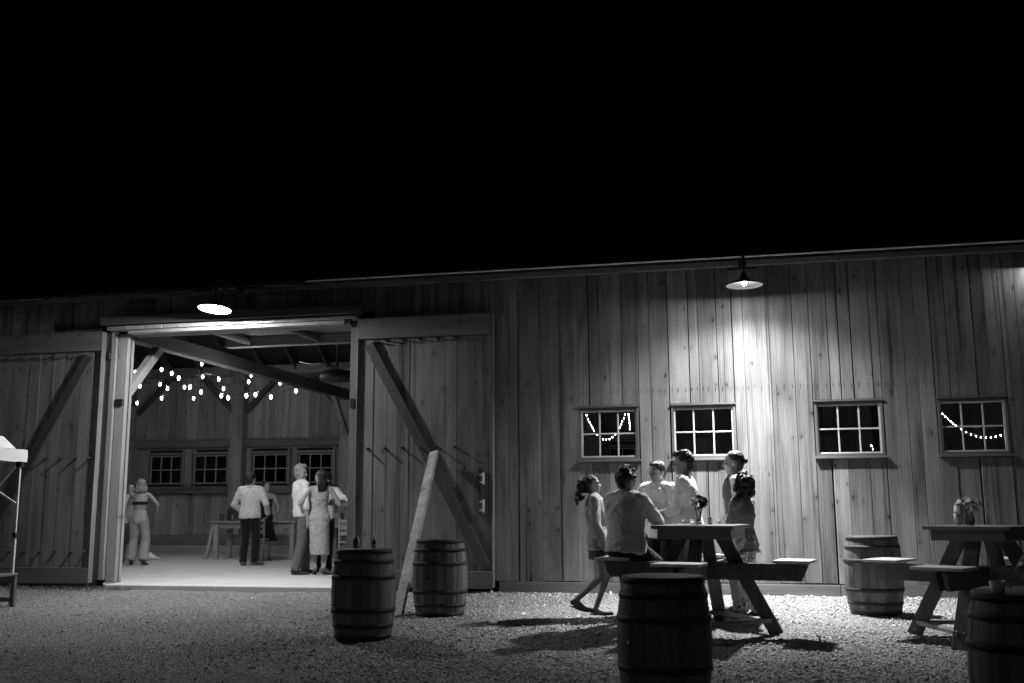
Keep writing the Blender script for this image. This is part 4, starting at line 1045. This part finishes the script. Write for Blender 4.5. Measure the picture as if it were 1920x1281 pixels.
            for k in range(6):
                q = k/5; z = z0+(hem-z0)*q; c = P+(Vector((mid.x, mid.y, 0))-Vector((P.x, P.y, 0)))*(q*.9); c = Vector((c.x, c.y, z)); wd = op.get('w', .15)+(op.get('w2', .15)-op.get('w', .15))*q
                low.append((c, Yv*(.17*s*(1-q)+wd*q), Xv*(.13*s*(1-q)+wd*.85*q)))
            m2.rings(low[::-1]+rs, 26)
            if op.get('straps'):
                for k in (-1, 1): m2.capsule(P+up*.38*s+l2*k*.07+f2*.1, sh+l2*k*.075*s+up*.02*s, .014, .014, 8).capsule(sh+l2*k*.075*s+up*.02*s, P+up*.38*s+l2*k*.07-f2*.1, .014, .014, 8)
            pend(m2, 'dress', mat, body, cv, 3, op.get('wr', .012), op.get('wf', 8.), .3, rb+9)
        elif kind == 'skirt':
            hem = op['hem']; low = []; z0 = P.z-.02
            for k in range(4):
                q = k/3; z = z0+(hem-z0)*q; low.append((Vector((P.x+op.get('dx', 0)*q, P.y, z)), Yv*(.175*s+.03*q), Xv*(.13*s+.04*q)))
            m2.rings(low[::-1]+[ring(t_, a, b, .012) for t_, a, b in TR if 0 <= t_ < .13], 22); pend(m2, 'skirt', mat, body, cv, 3, .008, 9., .3, rb)
        elif kind == 'band':
            m2.rings([ring(t_, a, b, .012) for t_, a, b in ((op['z'][0], .140, .10), ((op['z'][0]+op['z'][1])/2, .147, .112), (op['z'][1], .149, .112))], 22); pend(m2, 'bandeau_top', mat, body, cv, 2, .003, 9., .3, rb)
        elif kind == 'custom':
            op['f'](F, m2); pend(m2, op['name'], mat, body, cv, 3, op.get('wr', .008), 8., .5, rb)
    # shoes
    if not barefoot:
        for k in (0, 1):
            m2 = MB(); t_ = F.toe[k]; an = F.ANK[k]; sd_ = Vector((-t_.y, t_.x, 0)); zf = feet[k][2]; hz = heels[k]
            heel = an-t_*.045*s; heel.z = an.z-.03*s; ball = an+t_*.12*s; ball.z = zf+.024*s; tip = an+t_*.20*s; tip.z = zf+.02*s
            d = (ball-heel).normalized()
            m2.capsule(heel, ball, .036*B, .038*B, 12).capsule(ball, tip, .038*B, .026*B, 12).capsule(an-Vector((0, 0, .012)), ball, .040*B, .026*B, 12)
            for v_ in range(len(m2.v)):
                x_, y_, z_ = m2.v[v_]
            so = pend(m2, 'shoe', shoe, body, cv, 2)
            mm = MB(); n_ = 14; outl = []
            for q in range(n_):
                a = 2*math.pi*q/n_; l_ = cos(a); w2 = sin(a)*(.038 if l_ > 0 else .031)*s
                c = (heel+tip)*.5; c.z = zf; Lh = (tip-heel).length*.5+.026*s
                p = c+t_*l_*Lh+sd_*w2; outl.append(Vector((p.x, p.y, zf+(hz*max(0, -l_) if hz else 0))))
            mm.add([p+Vector((0, 0, .002)) for p in outl]+[p+Vector((0, 0, .014)) for p in outl], [tuple(range(n_))[::-1], tuple(range(n_, 2*n_))]+[(i, (i+1) % n_, n_+(i+1) % n_, n_+i) for i in range(n_)])
            mm.build('sole', 'sole' if shoe == 'shoe_canvas' else 'shoe_dark', so)
    # hair
    if hair:
        style, mat = hair[0], hair[1]; m2 = MB(); rnd = random.Random(len(label)+int(H*100)); lump = .012
        def cap(back=.012, top=.014, front=.03):
            m2.ell(hp(-.024, 0, .042), .098*hs, .083*hs, .088*hs, X, 18, 11); m2.ell(hp(-.06, 0, -.005), .055*hs, .073*hs, .075*hs, X, 14, 9); m2.ell(hp(-.058, 0, -.052), .042*hs, .062*hs, .045*hs, X, 12, 8)
        cap()
        wr = .010; wf = 30
        if style == 'short':
            m2.ell(hp(.03, 0, .098), .055*hs, .055*hs, .026*hs, X, 12, 7)
            for q in (-1, 1): m2.ell(hp(-.005, q*.068, .025), .03*hs, .014*hs, .035*hs, X, 10, 6)
        elif style == 'quiff':
            m2.ell(hp(.045, 0, .105), .05*hs, .052*hs, .035*hs, X, 12, 7); m2.ell(hp(-.02, 0, .115), .06*hs, .06*hs, .03*hs, X, 12, 7); wr = .014
        elif style == 'curly':
            m2.ell(hp(-.032, 0, .03), .106*hs, .092*hs, .10*hs, X, 16, 10)
            for k in range(46):
                a, e = rnd.uniform(-2.6, 2.6)+math.pi, rnd.uniform(-.5, 1.5); c = hp(-.02+.095*cos(a)*cos(e), .085*sin(a)*cos(e), .04+.092*sin(e))
                m2.ell(c, .024*hs, .024*hs, .024*hs, None, 8, 6)
            wr = .012
        elif style == 'bigcurly':
            m2.ell(hp(-.045, 0, -.005), .108*hs, .112*hs, .135*hs, X, 16, 10)
            for k in range(210):
                a, e = rnd.uniform(-2.2, 2.2)+math.pi, rnd.uniform(-1.35, 1.5); rr = rnd.uniform(1.0, 1.45); c = hp(-.035+.11*rr*cos(a)*cos(e), .10*rr*sin(a)*cos(e), .02+.11*rr*sin(e))
                m2.ell(c-F.hu*.02, .020*hs, .020*hs, .034*hs, None, 8, 6)
            wr = .014
        elif style == 'ponytail':
            m2.ell(hp(-.125, 0, .035), .035*hs, .035*hs, .035*hs, X, 10, 7)
            for k in range(70):
                q = rnd.random(); c = hp(-.145-.045*q+rnd.gauss(0, .022), rnd.gauss(0, .03), .05-.20*q+rnd.gauss(0, .02)); m2.ell(c, .022*hs, .022*hs, .026*hs, None, 8, 6)
            wr = .014
        elif style == 'bun':
            m2.ell(hp(-.125, 0, .012), .034*hs, .036*hs, .034*hs, X, 12, 8); m2.ell(hp(-.105, 0, .012), .03*hs, .025*hs, .025*hs, X, 12, 8); wr = .004
        elif style == 'long':
            ln = hair[2] if len(hair) > 2 else .36
            for k in range(14):
                y_ = -.075+.15*k/13; x_ = -.085+.05*abs(y_)/.075
                pts = [hp(x_+.02, y_*.95, .06), hp(x_-.01, y_*1.15, -.05)]
                base = pts[-1]; out = -F.f2*.012
                for j in range(1, 5): pts.append(base+Vector((0, 0, -ln*j/4))+out*(2 if j < 3 else 1.5)+l2*(y_*.15*j/4)+Vector((rnd.gauss(0, .006), rnd.gauss(0, .006), 0)))
                m2.tube(pts, [.02, .024, .027, .027, .024, .010], 8)
            wr = .008; wf = 22
        pend(m2, 'hair', mat, body, .0065 if vox < .01 else .009, 1 if style in ('curly', 'bigcurly', 'ponytail') else 2, wr, wf, .35 if style == 'long' else 1., rb)
    return F

D2 = math.pi
# the woman with the blazer: faces right, far leg straight, near heel lifted behind
def lit_lapel(F, m):  # lapel edges; their paler colour stands in for light falling on them
    for k in (1, -1):
        a = F.nk+F.l2*k*.06-F.up*.005; b = F.P+F.up*.20+F.f2*.155+F.l2*k*.04; c = F.P-F.up*.10+F.f2*.175+F.l2*k*.04
        m.capsule(a, F.P+F.up*.40+F.f2*.15+F.l2*k*.06, .018, .022, 8).capsule(F.P+F.up*.40+F.f2*.15+F.l2*k*.06, b, .022, .016, 8).capsule(b, c, .016, .014, 8)
person('woman with a pale blazer and bare legs, curly ponytail, facing the group from the left', (-1.60, -2.42, GZ(-2.42)+.008), R(6), 1.66, True,
       pelvis=(.07, .0), pz=.845, lean=-7, hyaw=8, hpitch=-6, feet=((.0, .075, 0, 5), (-.22, -.06, .05, 8)), heels=(0, .06), kneep=((1, 0, 0), (1, -.1, 0)),
       hands=((.20, .13, .88), (.13, -.20, .80)), poles=((-1, .5, -.2), (-1, -.5, 0)), hair=('ponytail', 'hair_brown'), shoe='shoe_tan', vox=.0085,
       wear=(('skirt', 'shorts', {'hem': .64, 'dx': .02}), ('top', 'shirt_grey', {'inf': .010, 'sleeve': .4}),
             ('top', 'blazer', {'name': 'blazer', 'inf': .040, 'hem': -.10, 'flare': .026, 'sleeve': 1.95, 'sinf': .026, 'wr': .012}), ('custom', 'shirt_pale', {'name': 'lapels', 'f': lit_lapel})))
# the seated man, back to the camera
seat1 = (T1[0]-.83*cos(R(12)), T1[1]+.85*sin(R(12)))
sz = GZ(T1[1])+.745
person('man in pale shirt and black trousers seated on the table bench, back to camera', (seat1[0]-.0, seat1[1]-.02, GZ(-3.3)), R(62), 1.82, False,
       pelvis=(.0, .0), pz=sz-GZ(-3.3)+.095, lean=4, twist=-4, hyaw=-18, hpitch=6, feet=((.36, .20, .10, 10), (.42, -.18, .10, -8)), kneep=((1, .5, .6), (1, -.4, .6)),
       hands=((.34, .12, 1.22), (.26, -.10, 1.24)), poles=((-.3, 1, -.9), (-.25, -1, -.75)), hair=('curly', 'hair_dark'), vox=.0085, bulk=1.2,
       wear=(('trousers', 'trouser_black', {'inf': .02}), ('top', 'shirt_pale', {'inf': .026, 'hem': -.045, 'flare': .02, 'sleeve': 1.45, 'sinf': .018, 'collar': True, 'wr': .016, 'blouse': .02})))
# the man who faces the camera
person('man in light striped short-sleeved shirt at the table, facing the camera', (-.83, -2.05, GZ(-2.05)), R(-118), 1.79, False, lean=6, hyaw=-14, hpitch=6,
       hands=((.30, .05, 1.20), (.28, -.10, 1.22)), poles=((-.2, 1, -.7), (-.2, -1, -.7)), curl=(1.1, 1.1), palms=((0, -1, .3), (0, 1, .3)), hair=('short', 'hair_brown'), bulk=1.12, vox=.0085,
       wear=(('trousers', 'trouser_black', {}), ('top', 'shirt_white', {'inf': .02, 'hem': -.05, 'sleeve': .95, 'sinf': .018, 'collar': True, 'wr': .016, 'blouse': .015})))
# the man in the white shirt, profile to the left
person('man in white shirt standing in profile, facing left behind the flower vase', (-.50, -2.36, GZ(-2.36)), R(172), 1.89, False, lean=3, hyaw=4, hpitch=6,
       feet=((.06, .12, 0, 8), (-.08, -.1, 0, -10)), hands=((.36, .10, 1.17), (.30, -.16, 1.15)), poles=((-.6, .5, -1), (-.6, -.5, -1)), curl=(.9, .9), hair=('quiff', 'hair_brown'), vox=.0085,
       wear=(('trousers', 'trouser_grey', {}), ('top', 'shirt_white', {'inf': .022, 'hem': -.06, 'sleeve': 1.25, 'sinf': .020, 'collar': True, 'wr': .017, 'blouse': .02})))
# the tall one with the bun
person('tall person with a small hair bun and dark vest, arm round the curly-haired woman', (.04, -1.92, GZ(-1.92)), R(186), 1.90, False, lean=1, hyaw=2, hpitch=3,
       hands=((.16, .10, 1.05), (-.06, .36, 1.40)), poles=((-.5, .8, -.6), (-.2, 1., -.2)), hair=('bun', 'hair_dark'), skin='skin_warm', vox=.0085,
       wear=(('trousers', 'trouser_black', {}), ('top', 'shirt_grey', {'inf': .014, 'hem': -.05, 'sleeve': 1.85, 'sinf': .016, 'wr': .013}),
             ('top', 'vest_dark', {'name': 'vest', 'inf': .024, 'hem': -.02, 'sleeve': 0})))
# the woman with dark curls, back half turned
person('woman with big dark curls and pale leaf-print outfit, arms folded at the table', (.12, -2.42, GZ(-2.42)), R(150), 1.60, True, lean=2, hyaw=10, hpitch=4, skin='skin_warm',
       feet=((.04, .08, 0, 10), (-.02, -.09, 0, -10)), hands=((.24, -.06, 1.06), (.22, .10, 1.02)), poles=((-.3, 1, -.7), (-.3, -1, -.7)), hair=('bigcurly', 'hair_dark'), vox=.0085,
       wear=(('trousers', 'print_cloth', {'inf': .022, 'wide': .03, 'low': .93, 'name': 'wide_trousers', 'wr': .014}), ('top', 'jacket_mid', {'name': 'jacket', 'inf': .024, 'hem': -.11, 'flare': .014, 'sleeve': 1.8, 'sinf': .018, 'wr': .014})))
# ---- inside the barn
person('man in light shirt and black trousers standing with his back to the camera', (-9.38, 4.3, SLAB), R(92), 1.83, False, hyaw=-12, feet=((.0, .12, 0, 14), (.0, -.12, 0, -30)),
       hands=((.22, .26, 1.06), (.16, -.30, 1.02)), poles=((-.8, .8, -.4), (-.8, -.8, -.4)), hair=('short', 'hair_dark'), bulk=1.1, shoe='shoe_canvas', vox=.011,
       wear=(('trousers', 'trouser_black', {'inf': .02}), ('top', 'shirt_pale', {'inf': .026, 'hem': -.03, 'flare': .015, 'sleeve': 1.9, 'sinf': .02, 'collar': True, 'wr': .016, 'blouse': .02})))
person('woman in black dress half hidden behind the man in black trousers', (-9.98, 6.2, SLAB), R(-60), 1.72, True, hyaw=30, feet=((.05, .1, 0, 10), (-.1, -.12, 0, -20)), hair=('long', 'hair_dark', .22), vox=.012,
       hands=((.25, .22, 1.0), (.25, -.2, 1.05)), shoe='shoe_tan', wear=(('dress', 'black_cloth', {'hem': .42, 'w': .19, 'w2': .30, 'top': .46}),))
person('blond man in white shirt and grey jeans, leaning back in an embrace', (-7.35, 2.1, SLAB), R(38), 1.88, False, pelvis=(.08, 0), lean=-6, twist=6, hyaw=-50, hpitch=4, feet=((.16, .10, 0, 12), (-.06, -.12, 0, -12)),
       hands=((.42, .05, 1.10), (.10, -.26, .86)), poles=((-.3, 1, -.6), (-1, -.4, 0)), hair=('quiff', 'hair_blond'), vox=.010,
       wear=(('trousers', 'denim', {'inf': .018, 'wide': .012}), ('top', 'shirt_white', {'inf': .03, 'hem': -.01, 'flare': .0, 'sleeve': 1.15, 'sinf': .026, 'collar': True, 'wr': .020, 'blouse': .035})))
person('dark-haired person in white shirt and black trousers between the embracing pair', (-7.14, 2.72, SLAB), R(-70), 1.76, False, hyaw=-30, hands=((.3, .2, 1.2), (.3, -.2, 1.15)), poles=((-.3, 1, -.4), (-.3, -1, -.4)), hair=('curly', 'hair_dark'), vox=.012,
       wear=(('trousers', 'trouser_black', {}), ('top', 'shirt_white', {'inf': .02, 'sleeve': 1.3, 'sinf': .02, 'wr': .016})))
person('woman in fitted pale dress with long dark hair, back to the camera', (-6.93, 2.02, SLAB), R(105), 1.79, True, hyaw=52, twist=8, feet=((.04, .06, 0, 12), (-.04, -.10, 0, -35)), heels=(.05, .05),
       hands=((.14, .36, 1.30), (.26, -.22, 1.22)), poles=((-.3, .6, -1), (-.4, -.8, -1)), hair=('long', 'hair_dark', .20), vox=.010, shoe='shoe_tan',
       wear=(('dress', 'dress_pale', {'hem': .34, 'w': .155, 'w2': .165, 'top': .40, 'straps': True, 'wr': .008}),))
person('fair-haired woman in black bandeau and satin trousers seen from behind', (-11.76, 4.2, SLAB), R(105), 1.74, True, hyaw=20, twist=6, feet=((.04, .14, 0, 10), (-.06, -.13, 0, -10)), heels=(.03, .03),
       hands=((.34, .16, 1.34), (.12, -.30, 1.05)), poles=((-.3, .8, -1), (-.8, -.8, -.2)), hair=('long', 'hair_blond', .10), vox=.011,
       wear=(('trousers', 'satin', {'inf': .016, 'wide': .045, 'waist': .2, 'low': .99, 'wr': .014}), ('band', 'black_cloth', {'z': (.29, .36)})))
person('person in white top facing the satin-trousered woman, half hidden by the door post', (-12.34, 4.75, SLAB), R(-72), 1.68, True, hyaw=0, hair=('short', 'hair_brown'), vox=.012,
       hands=((.3, .14, 1.2), (.3, -.14, 1.15)), poles=((-.3, 1, -.6), (-.3, -1, -.6)), wear=(('trousers', 'denim', {}), ('top', 'top_pale', {'sleeve': .4, 'hem': -.06, 'inf': .018})))

def vnoise(x, y, z):
    xi, yi, zi = np.floor(x).astype(np.int64), np.floor(y).astype(np.int64), np.floor(z).astype(np.int64)
    fx, fy, fz = x-xi, y-yi, z-zi; sx, sy, sz = [f*f*(3-2*f) for f in (fx, fy, fz)]
    def h(a, b, c):
        k = (a*374761393+b*668265263+c*2147483647) & 0xffffffff; k = ((k ^ (k >> 13))*1274126177) & 0xffffffff; k = k ^ (k >> 16)
        return (k & 0xffff)/32767.5-1
    r = 0
    for dx in (0, 1):
        for dy in (0, 1):
            for dz in (0, 1): r = r+h(xi+dx, yi+dy, zi+dz)*(sx if dx else 1-sx)*(sy if dy else 1-sy)*(sz if dz else 1-sz)
    return (r*.9).astype(np.float32)
# grow the skins: union every figure's volumes into one surface, then ruffle the cloth
for o, vx, sm, *_ in PENDING:
    m = o.modifiers.new('u', 'REMESH'); m.mode = 'VOXEL'; m.voxel_size = vx; m.use_smooth_shade = True
    if sm: k = o.modifiers.new('s', 'SMOOTH'); k.iterations = sm; k.factor = .5
dg = bpy.context.evaluated_depsgraph_get()
for o, vx, sm, wr, wf, wz, seed in PENDING:
    me = bpy.data.meshes.new_from_object(o.evaluated_get(dg)); me.name = o.name
    if wr:
        n = len(me.vertices); co = np.empty(n*3, np.float32); no = np.empty(n*3, np.float32)
        me.vertices.foreach_get('co', co); me.vertices.foreach_get('normal', no); co = co.reshape(-1, 3); no = no.reshape(-1, 3)
        hairy = o.name.split('.')[0] == 'hair'; x, y, z = co[:, 0], co[:, 1], co[:, 2]
        if hairy: q = vnoise(x*wf+seed, y*wf, z*wf*wz+.6*x*wf); q2 = vnoise(x*wf*2.3, y*wf*2.3+seed, z*wf*1.1-.9*y*wf); hsh = (1-np.abs(q)*2.2)*.6+q2*.4-.25
        else:      # soft drape, long vertical folds and sharp slanting creases
            a = vnoise(x*5+seed, y*5, z*4); b = vnoise(x*17, y*17+seed, z*3.+a); s1 = (x+y)*.9
            c1 = vnoise(x*4+seed, y*4, (z+s1*.8)*13+a*1.5); c2 = vnoise(x*5, y*5+seed*2, (z-s1*.9)*19+a*2)
            hsh = a*.55+b*.35+.75*np.maximum(0, 1-np.abs(c1)*4.5)**2*(.5+a)+.5*np.maximum(0, 1-np.abs(c2)*4.5)**2*(.5-a)-.15
        co += no*hsh[:, None]*wr*(.7 if hairy else 1.25); me.vertices.foreach_set('co', co.reshape(-1)); me.update()
    old = o.data; o.modifiers.clear(); o.data = me
    if not me.materials: me.materials.append(old.materials[0])

# ------------------------------------------------------------------ white flower in the hand of the woman in the pale dress
fpnt = Vector((-6.58, 2.20, SLAB+1.30))
t = empty('white_flower', fpnt, 0, 'white flower held up by the woman in the pale dress', 'flower')
mb = MB(); flower(mb, Vector((0, 0, 0)), .055, (.1, -.6, .5), 4); mb.build('bloom', 'petal_white', t, recalc=False)
MB().tube([(0, 0, 0), (-.01, .01, -.1)], .004, 6).build('stem', 'leaf', t)

# ------------------------------------------------------------------ grass along the left door's foot
rng = random.Random(5); mb = MB()
for k in range(2600):
    x = rng.uniform(-12.6, -8.9); y = -.12-abs(rng.gauss(0, .28)); 
    if x > -9.3 and y > -.3: continue
    h = rng.uniform(.015, .07); a = rng.uniform(0, 6.28); dx, dy = cos(a)*.004, sin(a)*.004; bx, by = rng.gauss(0, .02), rng.gauss(0, .02); z = GZ(y)+.0
    mb.add([(x-dx, y-dy, z), (x+dx, y+dy, z), (x+bx, y+by, z+h)], [(0, 1, 2)])
tag(mb.build('grass', 'grass_blade', recalc=False), 'thin grass along the foot of the left door', 'grass', kind='stuff')
